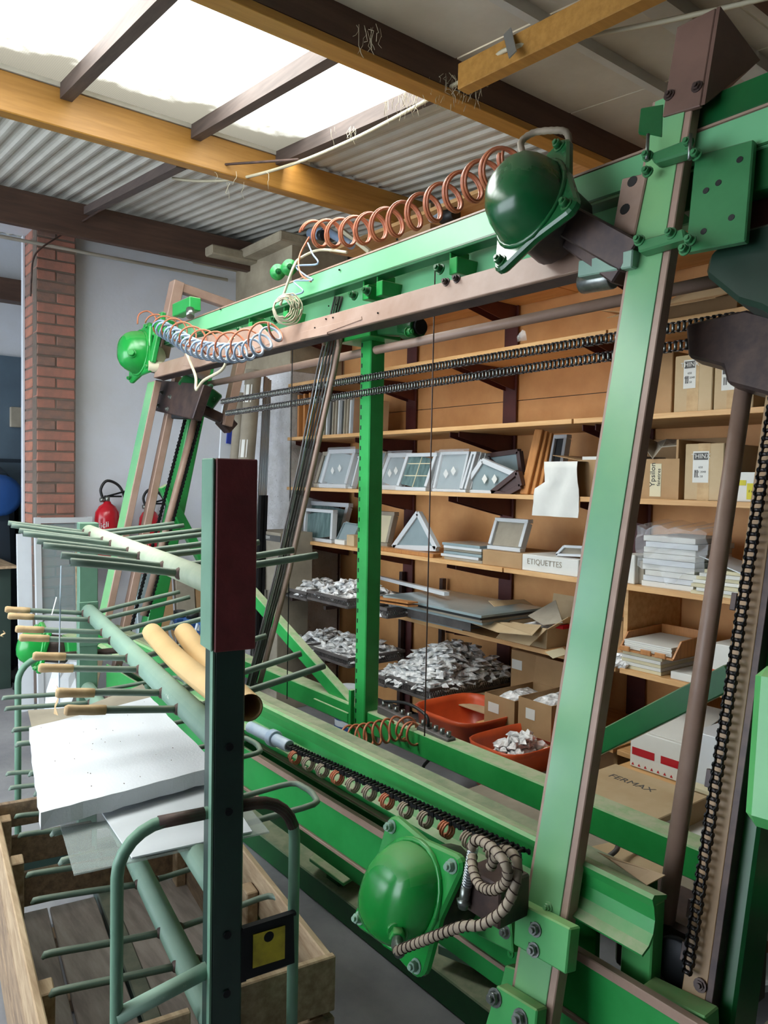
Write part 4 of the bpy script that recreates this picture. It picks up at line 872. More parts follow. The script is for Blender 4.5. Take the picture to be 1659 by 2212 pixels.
# ================================================================== WOODEN CRATE UNDER IT
crate = thing('wooden_crate', 'long open rough wooden crate under the pin rack trolley', 'crate', CP(2.15, .5, 0))
RZ = .455; CA0, CA1, CL0, CL1 = 1.56, 2.80, .165, .765
def plank(nm, a, b, w, h, mat='plank_raw', ref=(0, 0, 1)): 
    return obj(nm, MB().beam(a, b, w, h, ref), mat, crate, .003)
def wallp(al0, l0, al1, l1, tag_=None, mats=('plank_pale', 'plank_raw', 'plank_raw')):
    zs = ((.325, RZ), (.185, .315), (.05, .175))
    for (z0, z1), mt_ in zip(zs, mats): plank('plank', CP(al0, l0, (z0+z1)/2+random.uniform(-.003, .003)), CP(al1, l1, (z0+z1)/2+random.uniform(-.004, .004)), .018, z1-z0, mt_)
wallp(CA0, CL1, CA1, CL1); wallp(CA0+.02, CL0, CA1, CL0-.03)
for l0, l1 in ((CL0, SO-.045), (SO+.045, CL1+.009)):
    zt = .46 if l0 > .4 else .44
    plank('plank', CP(CA0-.01, l0, (zt+.33)/2), CP(CA0-.01, l1, (zt+.33)/2), .018, zt-.33, 'plank_pale')
plank('plank', CP(CA0-.01, CL0, .25), CP(CA0-.01, CL1+.009, .25), .018, .13); plank('plank', CP(CA0-.01, CL0, .11), CP(CA0-.01, CL1+.009, .11), .018, .12)
for l0, l1 in ((CL0-.05, SO-.045), (SO+.045, CL1)):
    plank('plank', CP(CA1, l0, .415), CP(CA1, l1, .415), .018, .085); plank('plank', CP(CA1, l0, .29), CP(CA1, l1, .29), .018, .10)
plank('plank', CP(CA1, CL0-.05, .15), CP(CA1, CL1, .15), .018, .12)
nfl = 4
for i in range(nfl):
    l_ = CL0-.02+(CL1-CL0+.02)*(i+.5)/nfl; w = (CL1-CL0+.02)/nfl-.008
    plank('floor_board', CP(CA0, l_, .06+random.uniform(-.003, .003)), CP(CA1, l_, .06+random.uniform(-.003, .003)), w, .015, 'plank_grey')
for al, lat, s in ((2.02, CL1-.028, 1), (1.60, CL1-.028, 1), (2.76, CL1-.028, 1), (1.80, CL0+.022, 0), (2.45, CL0+.012, 0), (2.77, CL0+.0, 0)):
    plank('corner_batten', CP(al, lat, .05), CP(al, lat, .40 if s else .42), .06, .034, 'plank_pale', CE)
for i in range(4): plank('bearer', CP(CA0+.1+i*.34, CL0-.02, .022), CP(CA0+.1+i*.34, CL1, .022), .07, .04, 'plank_raw')
for (al, lat) in ((1.9, .3), (2.3, .6), (1.75, .45), (2.0, .38)):
    o = obj('wood_chip', MB().box(-.012, .012, -.006, .006, 0, .003), 'plank_pale')
    o.location = CP(al, lat, .0685); o.rotation_euler = (0, 0, random.uniform(0, 3)); tag(o, 'tiny pale wood chip lying on the crate floor', 'wood chip', 'wood chips on the crate floor')
# ================================================================== BOARDS LYING ON THE THIRD ROW OF PINS
zt = .790
pts = [P(63, 1572, Z=zt), P(325, 1506, Z=zt), P(444, 1628, Z=zt), P(600, 1640, Z=zt), P(440, 1662, Z=zt), P(88, 1756, Z=zt)]
pts = [pts[0], pts[1], P(455, 1640, Z=zt), P(470, 1655, Z=zt), pts[5]]
m = MB(); n = len(pts)
def rough(p): return p+V((random.uniform(-.003, .003), random.uniform(-.003, .003), 0))
edge = []
for i in range(n):
    a, b = pts[i], pts[(i+1) % n]
    for j in range(14): edge.append(rough(a.lerp(b, j/14)) if j else a)
N = len(edge); low = [rough(e)-V((0, 0, .040+random.uniform(-.002, .002))) for e in edge]
m.add(edge+low, [tuple(range(N)), tuple(range(N, 2*N))[::-1]]+[(i, (i+1) % N, N+(i+1) % N, N+i) for i in range(N)])
fb = tag(obj('foam_board', m, 'foam'), 'thick white polystyrene board with crumbly edges lying on the rack pins', 'board')
for i in range(26):
    s = random.uniform(.0, 1); t_ = random.uniform(.05, .95); p = (pts[0].lerp(pts[4], s)).lerp(pts[1].lerp(pts[2], s), t_)
    obj('dark_crumb', MB().beam(p+V((0, 0, .0004)), p+CD*random.uniform(.002, .005)+V((0, 0, .0004)), random.uniform(.001, .0025), .001), 'rust', fb)
tag(obj('grey_card', MB().grid([[P(60, 1548, Z=.742)+V((0, 0, .022)), P(180, 1530, Z=.742)+V((0, 0, .005)), P(308, 1490, Z=.742)+V((0, 0, .022))], [P(75, 1600, Z=.742), P(200, 1590, Z=.742), P(345, 1540, Z=.742)]], (0, 0, -.001)), 'card_grey'), 'curled grey card sticking out behind the polystyrene board', 'card')
tag(obj('coated_sheet', MB().slab([P(218, 1752, Z=.738), P(452, 1650, Z=.738), P(545, 1795, Z=.738), P(285, 1852, Z=.738)], .004), 'white', None, .0005), 'white coated sheet under the polystyrene board', 'sheet')
tag(obj('frosted_glass_sheet', MB().slab([P(128, 1775, Z=.731), P(495, 1690, Z=.731), P(582, 1796, Z=.731), P(160, 1888, Z=.731)], .004), 'frost'), 'dusty clear glass sheet at the bottom of the boards on the rack', 'glass sheet')
# kraft paper rolls on the second row
def roll(lab, a, b, r, open_=True):
    m = MB(); A_, B_ = V(a), V(b); mid = (A_+B_)/2+V((0, 0, -.012)); path = smoothpath([A_, mid, B_], 8); d0 = (B_-A_).normalized(); _, si, u = basis(d0); rows = []
    for p in path:
        rows.append([p+(si*math.cos(t_)+u*math.sin(t_))*(r*(1-.012*t_)) for t_ in [j*.3 for j in range(46)]])
    m.grid(rows); t = tag(obj('kraft_paper_roll', m, 'kraft'), lab, 'paper roll'); return t
roll('kraft paper roll nearest the second tube, bowed in the middle', CP(2.36, SO+.058, LEV[1]+.058), CP(1.63, SO+.036, LEV[1]+.060), .030)
roll('second kraft paper roll whose open end shows right of the near post', CP(2.28, SO+.135, LEV[1]+.066), CP(1.525, SO+.068, LEV[1]+.050), .031)
# ================================================================== SHELVING ON THE BACK WALL
SF = 2.78; SB = 3.25
rack = thing('shelving_unit', 'long warm wooden wall shelving on maroon steel uprights', 'shelving', (-2.7, 3.2, 0))
SX0, SX1 = -4.70, -.30
UP = [-4.79, -3.93, -3.05, -2.17, -1.29, -.45]
for i, x in enumerate(UP):
    u = obj('upright', MB().box(x-.05, x+.05, 3.262, 3.27, .0, 3.0).box(x-.006, x+.006, 3.27, 3.31, 0, 3.0).box(x-.05, x+.05, 3.31, 3.318, 0, 3.0), 'maroon_steel', rack)
for i in range(len(UP)-1):
    x0, x1 = UP[i]+.005, UP[i+1]-.005
    if x1 > -1.2: continue
    for z0, z1 in ((.02, 1.10), (1.104, 2.02), (2.024, 3.02)): obj('back_panel', MB().box(x0, x1, 3.285, 3.291, z0, z1), 'ply', rack)
Z0 = [0.405, .757, 1.113, 1.476, 1.823, 2.195, 2.555]   # undersides
TH = .022; TOP = [z+TH for z in Z0]
spans = {0: [(-3.05, -1.95), (-1.93, SX1)], 1: [(-3.68, -1.95), (-1.93, SX1)], 2: [(SX0, -2.62), (-2.61, SX1)], 3: [(SX0, -2.35), (-2.34, SX1)], 4: [(SX0, -2.22), (-2.21, SX1)], 5: [(SX0, -2.05), (-2.04, SX1)], 6: [(SX0, -2.6), (-2.59, SX1)]}
for i, z in enumerate(Z0):
    for a, b in spans[i]: obj('shelf_board', MB().box(a, b, SF, 3.28, z, z+TH), 'shelf_wood', rack, .0015)
    for x in UP[:-1]:
        if i < 2 and x < -3.8: continue
        if x+.06 < spans[i][0][0]: x_ = x+.14
        else: x_ = x
        m = MB()
        for s in (-.035, .035):
            m.prism([(SF+.06, z-.001), (3.262, z-.001), (3.262, z-.115), (3.18, z-.10), (SF+.06, z-.028)], (x_+s-.002, 0, 0), (0, 1, 0), (0, 0, 1), (.004, 0, 0))
        obj('bracket', m, 'maroon_steel', rack)
obj('top_board', MB().box(-4.2, -2.2, SF, 3.28, 3.02, 3.04), 'shelf_wood', rack)
obj('shelf_divider', MB().box(P(1345, 1400, Y=2.86).x, P(1345, 1400, Y=2.86).x+.02, 2.86, 3.27, TOP[1], Z0[2]), 'shelf_wood', rack)
obj('shelf_divider', MB().box(-2.0, -1.98, 2.86, 3.26, .02, Z0[0]), 'shelf_wood', rack)
obj('shelf_divider', MB().box(-1.72, -1.70, 3.0, 3.26, .43, Z0[1]), 'shelf_wood', rack)
def X_(px, Y, py=1200): return P(px, py, Y=Y).x
def Zt(px, py, Y): return P(px, py, Y=Y).z
def dims(x0, x1, yt, Y): 
    return X_(x0, Y, yt), X_(x1, Y, yt), Zt((x0+x1)/2, yt, Y)
# ---- generic makers
def carton(lab, x0, x1, y0, y1, z0, z1, mat='card', grp=None, tape=True, cat='box', flaps=None, open_=False, fill=None, name='cardboard_box'):
    t = thing(name, lab, cat, ((x0+x1)/2, (y0+y1)/2, z0), grp)
    if not open_:
        obj('box_body', MB().box(x0, x1, y0, y1, z0, z1), mat, t, .003)
        if tape: obj('tape', MB().box((x0+x1)/2-.025, (x0+x1)/2+.025, y0-.0006, y0+.001, z0, z1).box((x0+x1)/2-.025, (x0+x1)/2+.025, y0, y1, z1, z1+.0008), 'tape', t)
    else:
        w = .004; obj('box_body', MB().box(x0, x1, y0, y0+w, z0, z1).box(x0, x1, y1-w, y1, z0, z1).box(x0, x0+w, y0+w, y1-w, z0, z1).box(x1-w, x1, y0+w, y1-w, z0, z1).box(x0+w, x1-w, y0+w, y1-w, z0, z0+w), mat, t)
        for f in (flaps or 'fblr'):
            L = random.uniform(.8, 1.0)*min(y1-y0, .16); an = {'f': -.5, 'b': .9, 'l': .3, 'r': .5}[f]+random.uniform(-.2, .2); c_, s_ = math.cos(an), math.sin(an)
            if f == 'f': q = [(x0, y0, z1), (x1, y0, z1), (x1-.01, y0-L*c_, z1+L*s_), (x0+.01, y0-L*c_, z1+L*s_)]
            if f == 'b': q = [(x0, y1, z1), (x1, y1, z1), (x1, y1+.02, z1+L*.8), (x0, y1+.02, z1+L*.8)]
            if f == 'l': q = [(x0, y0, z1), (x0, y1, z1), (x0-L*c_, y1, z1+L*s_), (x0-L*c_, y0+.01, z1+L*s_)]
            if f == 'r': q = [(x1, y0, z1), (x1, y1, z1), (x1+L*c_, y1, z1+L*s_), (x1+L*c_, y0, z1+L*s_)]
            obj('flap', MB().slab(q, .003), mat, t)
        if fill:
            obj('contents', heap(x0+.006, x1-.006, y0+.006, y1-.006, z0+(z1-z0)*.55, (z1-z0)*.5, 13), fill, t, kind='stuff')
    return t
def heap(x0, x1, y0, y1, z, h, n=16, rim=.4, m=None):
    m = m or MB(); rows = []
    for i in range(n+1):
        r = []
        for j in range(n+1):
            u, v = i/n, j/n; e = min(1, 3.2*min(u, 1-u, v, 1-v)); r.append((x0+(x1-x0)*u, y0+(y1-y0)*v, z+h*(rim+(1-rim)*e*(.75+.25*math.sin(3*u+2*v)))*random.uniform(.82, 1.0)+(0 if e else 0)))
        rows.append(r)
    return m.grid(rows, None, False)
def packet_heap(x0, x1, y0, y1, z, h, n, s=.035):
    """a heap of crumpled clear packets, each with its own folds"""
    m = MB(); m.box(x0, x1, y0, y1, z, z+h*.35)
    for k in range(n):
        u, v = random.random(), random.random(); e = min(1, 2.6*min(u, 1-u, v, 1-v)+.25); c_ = V((x0+(x1-x0)*u, y0+(y1-y0)*v, z+h*e*random.uniform(.55, 1.0)))
        a = random.uniform(0, 6.3); d = V((math.cos(a), math.sin(a), random.uniform(-.4, .5))).normalized(); _, si, up = basis(d); L, W = s*random.uniform(.7, 1.5), s*random.uniform(.4, .9)
        m.add([c_-d*L-si*W*.6, c_-d*L+si*W*.6, c_+d*L+si*W*.7, c_+d*L-si*W*.7, c_+up*.014+si*W*.4-d*L*.3, c_+up*.018-si*W*.4+d*L*.4, c_-up*.014],
              [(0, 1, 4), (1, 2, 4), (2, 5, 4), (2, 3, 5), (3, 0, 5), (0, 4, 5), (0, 1, 6), (1, 2, 6), (2, 3, 6), (3, 0, 6)])
    return m
def frame_sample(lab, x0, x1, z0, z1, Y, mat='pvc', pane='glass_grey', bar=.028, depth=.04, lean=.06, skew=0., muntin=0, diamond=0, film=False, grp=None, slide=0., cat='frame sample'):
    """small window corner sample: mitred frame bars round a pane, leaning back"""
    t = thing('frame_sample', lab, cat, ((x0+x1)/2, Y, z0), grp); h = z1-z0
    def q(x, z): return V((x+skew*(z-z0)/h+slide, Y+lean*(z-z0)/h, z))
    m = MB()
    m.beam(q(x0, z0+bar/2), q(x1, z0+bar/2), depth, bar); m.beam(q(x0, z1-bar/2), q(x1, z1-bar/2), depth, bar)
    for x in (x0+bar/2, x1-bar/2): m.beam(q(x, z0+bar), q(x, z1-bar), bar, depth, (0, -1, 0))
    obj('frame_bars', m, mat, t, .002)
    obj('frame_pane', MB().beam(q((x0+x1)/2, z0+bar), q((x0+x1)/2, z1-bar), x1-x0-2*bar, .008, (0, -1, 0)), pane, t)
    if muntin:
        m = MB(); xm = (x0+x1)/2; m.beam(q(xm, z0+bar)+V((0, -.006, 0)), q(xm, z1-bar)+V((0, -.006, 0)), .005, .004, (0, -1, 0))
        for f in (.4, .72): m.beam(q(x0+bar, z0+h*f)+V((0, -.006, 0)), q(x1-bar, z0+h*f)+V((0, -.006, 0)), .004, .005)
        obj('muntin', m, 'cream_paper', t)
    for k in range(diamond):
        c_ = q(x0+(x1-x0)*(.38+.26*k), z0+h*.45)+V((0, -depth/2-.003, .015*k)); s = .026
        obj('diamond_sticker', MB().prism([(0, s), (s*.8, 0), (0, -s), (-s*.8, 0)], c_, (1, 0, 0), (0, 0, 1), (0, -.0008, 0)), 'paper', t)
    if film:
        rows = []
        for i in range(6): rows.append([q(x0-.004+(x1-x0+.008)*j/7, z0+.004+(h+.01)*i/5)+V((0, -depth/2-.006-random.uniform(0, .008), 0)) for j in range(8)])
        obj('plastic_wrap', MB().grid(rows, None, False), 'film', t)
    return t
def stack(lab, x0, x1, y0, y1, z0, z1, n, mat, cat='stack', jit=.012, names='sheet', grp=None, kinds=None):
    t = thing('stack_of_sheets', lab, cat, ((x0+x1)/2, (y0+y1)/2, z0), grp); h = (z1-z0)/n
    for i in range(n):
        a, b = random.uniform(-jit, jit), random.uniform(-jit, jit)
        obj(names, MB().box(x0+a, x1+a, y0+b, y1+b, z0+h*i, z0+h*(i+.93)), (kinds[i % len(kinds)] if kinds else mat), t, .001)
    return t
T = TOP
# ---- shelf 4 (fifth from floor), left: stood-up panels
for i in range(4):
    x0 = X_(648+9*i, 2.88); o = obj('wooden_profile', MB().box(x0, x0+.022, 2.84+.012*i, 2.88+.012*i, T[4], T[4]+.30+.004*i), 'wood_orange', None, .002); tag(o, nth[i]+' from the left of the orange wood profiles stood at the shelf end', 'profile', 'orange wood profiles at the shelf end')
o = obj('glass_panel', MB().beam(V((X_(641, 2.95), 2.93, T[4])), V((X_(636, 2.95), 2.97, T[4]+.19)), .09, .006, (0, -1, 0)), 'glass_grey'); tag(o, 'grey glass offcut at the left end of the shelf under the chains', 'glass panel')
for i in range(11):
    x0 = X_(704+6.2*i, 2.86); z1 = T[4]+.215+.008*(i % 3)
    o = obj('thin_panel', MB().hexa([(x0, 2.82, T[4]), (x0+.012, 2.82, T[4]), (x0+.012, 3.1, T[4]), (x0, 3.1, T[4]), (x0+.012, 2.82, z1), (x0+.024, 2.82, z1), (x0+.024, 3.1, z1), (x0+.012, 3.1, z1)]), ['card_grey', 'pvc', 'alu', 'card_grey'][i % 4]); tag(o, ['first', 'second', 'third', 'fourth', 'fifth', 'sixth', 'seventh', 'eighth', 'ninth', 'tenth', 'eleventh'][i]+' from the left of the thin panels stood on edge by the upright', 'panel', 'thin panels stood on edge')
# right: label boxes
def label_face(t, x0, x1, Y, z0, z1, head='THINX', yellow=False):
    obj('white_label', MB().box(x0, x1, Y-.0012, Y-.0002, z0, z1), 'paper', t)
    obj('label_head', MB().box(x0+.004, x1-.004, Y-.0018, Y-.0013, z1-.034, z1-.006), 'print_dark', t)
    text('lettering', head, .026, ((x0+x1)/2, Y-.0022, z1-.020), (1, 0, 0), (0, 0, 1), 'paper', t)
    for k in range(3): text('lettering', ['650', 'Ref. 2040', 'x 50'][k], .012, ((x0+x1)/2, Y-.0016, z0+.06-.018*k), (1, 0, 0), (0, 0, 1), 'print_dark', t)
    obj('barcode', MB().box(x0+.008, x0+.012, Y-.0016, Y-.0013, z0+.02, z0+.05).box(x0+.014, x0+.016, Y-.0016, Y-.0013, z0+.02, z0+.05).box(x0+.018, x0+.022, Y-.0016, Y-.0013, z0+.02, z0+.05), 'print_dark', t)
def boxpx(lab, l, r, yt, Y, zi, dep=.3, **k):
    x0, x1, zt_ = dims(l, r, yt, Y); return carton(lab, x0, x1, Y, min(Y+dep, 3.255), T[zi] if isinstance(zi, int) else zi, zt_, **k), x0, x1, zt_
t, *_ = boxpx('brown box in shadow left of the labelled cartons', 1408, 1454, 760, 2.98, 4, .25, mat='card', tape=False)
t, x0, x1, zt_ = boxpx('tall pale carton with a grey-headed label, left of its pair', 1459, 1541, 765, 2.86, 4, .3, mat='card_pale'); label_face(t, x0+.04, x1-.07, 2.86, T[4]+.10, zt_-.02)
t, x0, x1, zt_ = boxpx('tall pale carton with a blank white label, right of its pair', 1545, 1630, 770, 2.86, 4, .3, mat='card_pale'); label_face(t, x0+.03, x1-.03, 2.86, T[4]+.08, zt_-.03, '')
# shelf 5 top right: open tray box with wooden blocks
x0, x1, zt_ = dims(1350, 1592, 655, 2.84)
t = carton('wide shallow open box with block samples on the highest shelf in view', x0, x1, 2.84, 3.2, T[5], T[5]+.075, mat='card', open_=True, flaps='')
obj('lid_flap', MB().slab([(x0+.02, 3.0, T[5]+.09), (x1-.1, 3.0, T[5]+.09), (x1-.22, 3.2, T[5]+.26), (x0+.02, 3.2, T[5]+.20)], .003), 'card_pale', t)
for i in range(6): 
    bx = x0+.05+i*(x1-x0-.1)/6; o = obj('sample_block', MB().box(bx, bx+.045, 2.86, 2.90, T[5]+.006, T[5]+.066), 'plank_raw', None, .003); tag(o, nth[i]+' from the left of the small sample blocks in the shallow box', 'block', 'sample blocks in the shallow box')
obj('plastic_scrap', MB().grid([[P(1118, 738, Y=2.8), P(1138, 735, Y=2.82)], [P(1116, 728, Y=2.79), P(1136, 722, Y=2.8)], [P(1128, 712, Y=2.82), P(1134, 715, Y=2.82)]], (0, .002, 0)), 'film', rack)
# things high on top shelf behind the coil
t, *_ = boxpx('orange-brown box seen behind the big coil', 860, 930, 452, 2.9, T[6], .3, mat='card', tape=False)
tt = thing('hand_tool', 'white and dark power tool lying behind the copper coil', 'tool', P(960, 460, Y=2.9)); obj('tool_body', MB().tube(smoothpath([P(930, 475, Y=2.85), P(955, 450, Y=2.85), P(975, 438, Y=2.85), P(990, 440, Y=2.85)]), [.02, .02, .02, .02, .03, .04, .045, .045, .045, .04, .04, .035, .03, .03, .03, .03, .03, .03, .02][:19], 10), 'hose_white', tt); obj('tool_head', MB().cyl(P(955, 470, Y=2.84), P(985, 462, Y=2.84), .035, 14), 'rubber', tt)
tt['_o']
tt = thing('grey_fitting', 'grey and black pipe fitting behind the left end of the copper coil', 'fitting', P(690, 505, Y=2.6)); obj('fitting_body', MB().cyl(P(672, 505, Y=2.6), P(700, 505, Y=2.6), .035, 14).cyl(P(704, 498, Y=2.6), P(760, 530, Y=2.6), .025, 10), 'hose_blue', tt); obj('fitting_ring', MB().cyl(P(692, 508, Y=2.57), P(700, 508, Y=2.57), .03, 14), 'rubber', tt); obj('fitting_stay', MB().beam(P(730, 490, Y=2.62), P(800, 545, Y=2.62), .03, .02), 'hose_cream', tt)
# ---- shelf 3: window samples
def fs(lab, l, r, yt, Y, zi, **k):
    x0, x1, zt_ = dims(l, r, yt, Y); return frame_sample(lab, x0, x1, T[zi], zt_, Y, **k)
fs('leftmost grey frame sample on the third shelf down', 682, 722, 975, 2.90, 3, mat='card_grey', pane='glass_grey', skew=.03)
fs('wrapped glass sample with two diamond stickers left of the green upright', 694, 752, 970, 2.84, 3, diamond=2, film=True, skew=.03)
fs('slim wrapped frame just left of the green upright', 748, 766, 985, 2.86, 3, bar=.012)
fs('dark thin frame just right of the green upright', 806, 824, 975, 2.95, 3, mat='card_grey', bar=.01)
fs('wrapped leaning glass sample right of the green upright', 818, 868, 978, 2.90, 3, diamond=2, skew=.05, film=True)
fs('white frame with yellow glazing bars', 860, 925, 978, 2.82, 3, muntin=1, pane='glass_rib', skew=.03, bar=.022)
fs('pinkish wrapped frame sample right of the thin cable', 932, 990, 978, 2.88, 3, mat='pvc_brown', diamond=1, film=True)
fs('wrapped sample with diamond stickers in the middle of the shelf', 940, 1002, 975, 2.84, 3, mat='pvc', diamond=2, film=True, bar=.016)
for i in range(3): fs(['leftmost', 'middle', 'rightmost'][i]+' of three white frames stood edge on together', 1000+10*i, 1012+10*i, 975+2*i, 2.83+.03*i, 3, bar=.015, skew=.02, grp='three white frames edge on')
def tri(lab, pts_, Y, mat, pane_mat='glass_grey', w=.025, dep=.03, cat='frame sample', diamond=0):
    P3 = [P(x, y, Y=Y) for x, y in pts_]; t = thing('corner_sample', lab, cat, (sum(p.x for p in P3)/len(P3), Y, min(p.z for p in P3))); m = MB()
    for i in range(len(P3)): m.beam(P3[i], P3[(i+1) % len(P3)], dep, w, (0, 0, 1)) if abs((P3[(i+1) % len(P3)]-P3[i]).normalized().z) < .9 else m.beam(P3[i], P3[(i+1) % len(P3)], w, dep, (0, -1, 0))
    obj('frame_bars', m, mat, t, .001); n = len(P3); vs = [p+V((0, -.003, 0)) for p in P3]+[p+V((0, .003, 0)) for p in P3]
    obj('frame_pane', MB().add(vs, [tuple(range(n)), tuple(range(n, 2*n))[::-1]]+[(i, (i+1) % n, n+(i+1) % n, n+i) for i in range(n)]), pane_mat, t)
    c_ = sum(P3, V((0, 0, 0)))/n
    for k in range(diamond): obj('diamond_sticker', MB().prism([(0, .025), (.02, 0), (0, -.025), (-.02, 0)], c_+V((-.03+.07*k, -.018, .005)), (1, 0, 0), (0, 0, 1), (0, -.001, 0)), 'paper', t)
    return t
tri('tilted wrapped white frame with diamond stickers', [(1000, 1062), (1045, 995), (1115, 1025), (1090, 1066)], 2.86, 'pvc', diamond=2)
tri('dark brown profile piece leaning on the tilted frame', [(1065, 1064), (1120, 1020), (1128, 1050), (1095, 1068)], 2.82, 'pvc_brown', 'pvc_brown')
tri('dark framed wrapped piece behind the tilted frame', [(1050, 985), (1122, 975), (1128, 1020), (1100, 1030)], 2.98, 'pvc_brown')
for i in range(3):
    a = P(1133+14*i, 1070, Y=2.83+.02*i); b = P(1166+10*i, 928+4*i, Y=2.90+.02*i); a.z = T[3]
    o = obj('wooden_profile', MB().beam(a, b, .05, .02, (0, -1, 0)), 'wood_orange', None, .003); tag(o, ['leftmost', 'middle', 'rightmost'][i]+' of three orange wood boards leaning at the shelf middle', 'board')
fs('small white framed sample behind the white cloth', 1182, 1214, 938, 3.05, 3, bar=.02, pane='rubber')
# white cloth over a box and the shelf edge
t, x0, x1, zt_ = boxpx('low box holding the white cloth', 1178, 1245, 1000, 2.84, 3, .2, mat='card_pale', tape=False)
cl = []
for i in range(9):
    z_ = zt_+.004-(zt_-Zt(1200, 1118, 2.77))*i/8; xx0, xx1 = (X_(1170, 2.77), X_(1244, 2.77)) if i < 4 else (X_(1150, 2.77), X_(1246, 2.77))
    cl.append([V((xx0+(xx1-xx0)*j/8, 2.768+.008*math.sin(j*1.3+i*.6)+random.uniform(-.003, .003), z_)) for j in range(9)])
o = obj('white_cloth', MB().grid([[v+V((0, .1, 0)) for v in cl[0]]]+cl, (0, .002, 0)), 'paper'); tag(o, 'white cloth sheet hanging over the shelf edge', 'cloth')
t, x0, x1, zt_ = boxpx('large open carton with handwriting and a jagged flap', 1248, 1468, 992, 2.84, 3, .38, mat='card', open_=True, flaps='lb')
obj('handwritten_strip', MB().box(X_(1399, 2.84), X_(1423, 2.84), 2.8385, 2.8395, T[3]+.01, zt_-.02), 'cream_paper', t)
text('lettering', 'Ypsilon', .034, (X_(1405, 2.84), 2.8378, T[3]+.10), (0, 0, 1), (-1, 0, 0), 'rubber', t); text('lettering', 'fenetres', .022, (X_(1418, 2.84), 2.8378, T[3]+.09), (0, 0, 1), (-1, 0, 0), 'rubber', t)
obj('paper_stack', MB().box(x0+.01, x0+.28, 2.86, 3.1, T[3]+.05, zt_+.015), 'paper', t)
obj('loose_flap', MB().grid([[P(1390, 962, Y=2.9), P(1410, 990, Y=2.83), P(1430, 965, Y=2.83), P(1462, 962, Y=2.83)], [P(1400, 945, Y=3.1), P(1420, 955, Y=3.1), P(1440, 948, Y=3.1), P(1470, 950, Y=3.1)]], (0, 0, -.003), False), 'card_grey', t)
obj('side_flap', MB().slab([(x1, 2.84, T[3]+.0), (x1+.004, 2.84, T[3]), (x1+.008, 2.84, zt_+.07), (x1-.0, 2.84, zt_+.07)], .004) if False else MB().box(x1-.004, x1+.006, 2.82, 3.1, zt_, zt_+.075), 'card', t)
t, x0, x1, zt_ = boxpx('upright pale carton with grey-headed label on the third shelf', 1481, 1565, 958, 2.84, 3, .3, mat='card_pale'); label_face(t, x0+.035, x1-.06, 2.84, T[3]+.07, zt_-.03)
t, x0, x1, zt_ = boxpx('white box with yellow label blocks beside the drive chain', 1572, 1690, 1020, 2.84, 3, .3, mat='paper', tape=False)
obj('yellow_print', MB().box(X_(1608, 2.84), X_(1650, 2.84), 2.8388, 2.8396, T[3]+.01, T[3]+.07).box(X_(1590, 2.84), X_(1606, 2.84), 2.8388, 2.8396, zt_-.05, zt_-.03), 'leaflet_yellow', t)
text('lettering', 'ECO', .02, (X_(1640, 2.84), 2.838, zt_-.04), (1, 0, 0), (0, 0, 1), 'print_dark', t); text('lettering', '1 x 50 pcs', .014, (X_(1628, 2.84), 2.838, T[3]+.04), (1, 0, 0), (0, 0, 1), 'print_dark', t)
# ---- shelf 2
fs('large grey louvred panel at the left of the fourth shelf', 646, 740, 1084, 2.98, 2, mat='pvc', pane='glass_rib', bar=.03, skew=.02)
fs('smaller white frame with ribbed glass before the louvred panel', 660, 722, 1100, 2.84, 2, mat='pvc', pane='glass_rib', bar=.022, skew=-.03, lean=.03)
fs('small grey glass piece beside the ribbed frame', 728, 762, 1130, 2.86, 2, mat='glass_grey', bar=.006, skew=.02)
o = obj('pale_box', MB().box(X_(722, 2.82), X_(743, 2.82), 2.82, 2.88, T[2], T[2]+.03), 'paper', None, .002); tag(o, 'tiny white block on the shelf before the ribbed frame', 'block')
o = obj('beige_block', MB().box(X_(748, 2.82), X_(764, 2.82), 2.82, 2.88, T[2], T[2]+.07), 'card_pale', None, .002); tag(o, 'small beige block left of the green upright', 'block')
fs('grey-green framed sample right of the green upright', 802, 842, 1105, 3.0, 2, mat='card_grey', pane='cream_paper', bar=.025)
tri('triangular stack of white mitred corners', [(852, 1182), (905, 1108), (945, 1185)], 2.86, 'pvc', w=.03)
tri('second mitred corner behind the white triangle', [(866, 1180), (912, 1116), (940, 1180)], 2.93, 'alu', w=.02)
o = obj('orange_board', MB().box(X_(812, 2.80), X_(938, 2.80), 2.79, 2.86, T[2], T[2]+.022), 'wood_orange', None, .003); tag(o, 'orange board lying flat before the white triangle', 'board')
stack('pile of thin wrapped grey samples in the shelf middle', X_(958, 2.82), X_(1040, 2.82), 2.82, 3.05, T[2], Zt(1000, 1175, 2.82), 6, 'glass_grey', jit=.015, kinds=['card_grey', 'pvc', 'glass_grey'], names='wrapped_sample')
t, x0, x1, zt_ = boxpx('flat open cardboard box under the white square sample', 1042, 1128, 1192, 2.80, 2, .3, mat='card', tape=False)
x0, x1, _ = dims(1058, 1130, 1118, 2.86); frame_sample('square white sample frame with dark back standing on a cardboard box', x0, x1, zt_+.001, Zt(1090, 1120, 2.86), 2.86, mat='pvc', pane='card_grey', bar=.02, muntin=0)
t, x0, x1, zt_ = boxpx('long white box with the word ETIQUETTES written on it', 1128, 1250, 1203, 2.80, 2, .25, mat='paper', tape=False)
text('lettering', 'ETIQUETTES', .038, ((x0+x1)/2-.03, 2.7985, (T[2]+zt_)/2+.006), (1, 0, 0), (0, 0, 1), 'card_grey', t)
tri('grey mitred corner lying on the white ETIQUETTES box', [(1205, 1198), (1222, 1180), (1262, 1182), (1262, 1200)], 2.86, 'pvc', 'card_grey', w=.012)
t, *_ = boxpx('white half-hidden box right of the near leg', 1340, 1372, 1198, 2.82, 2, .12, mat='paper', tape=False)
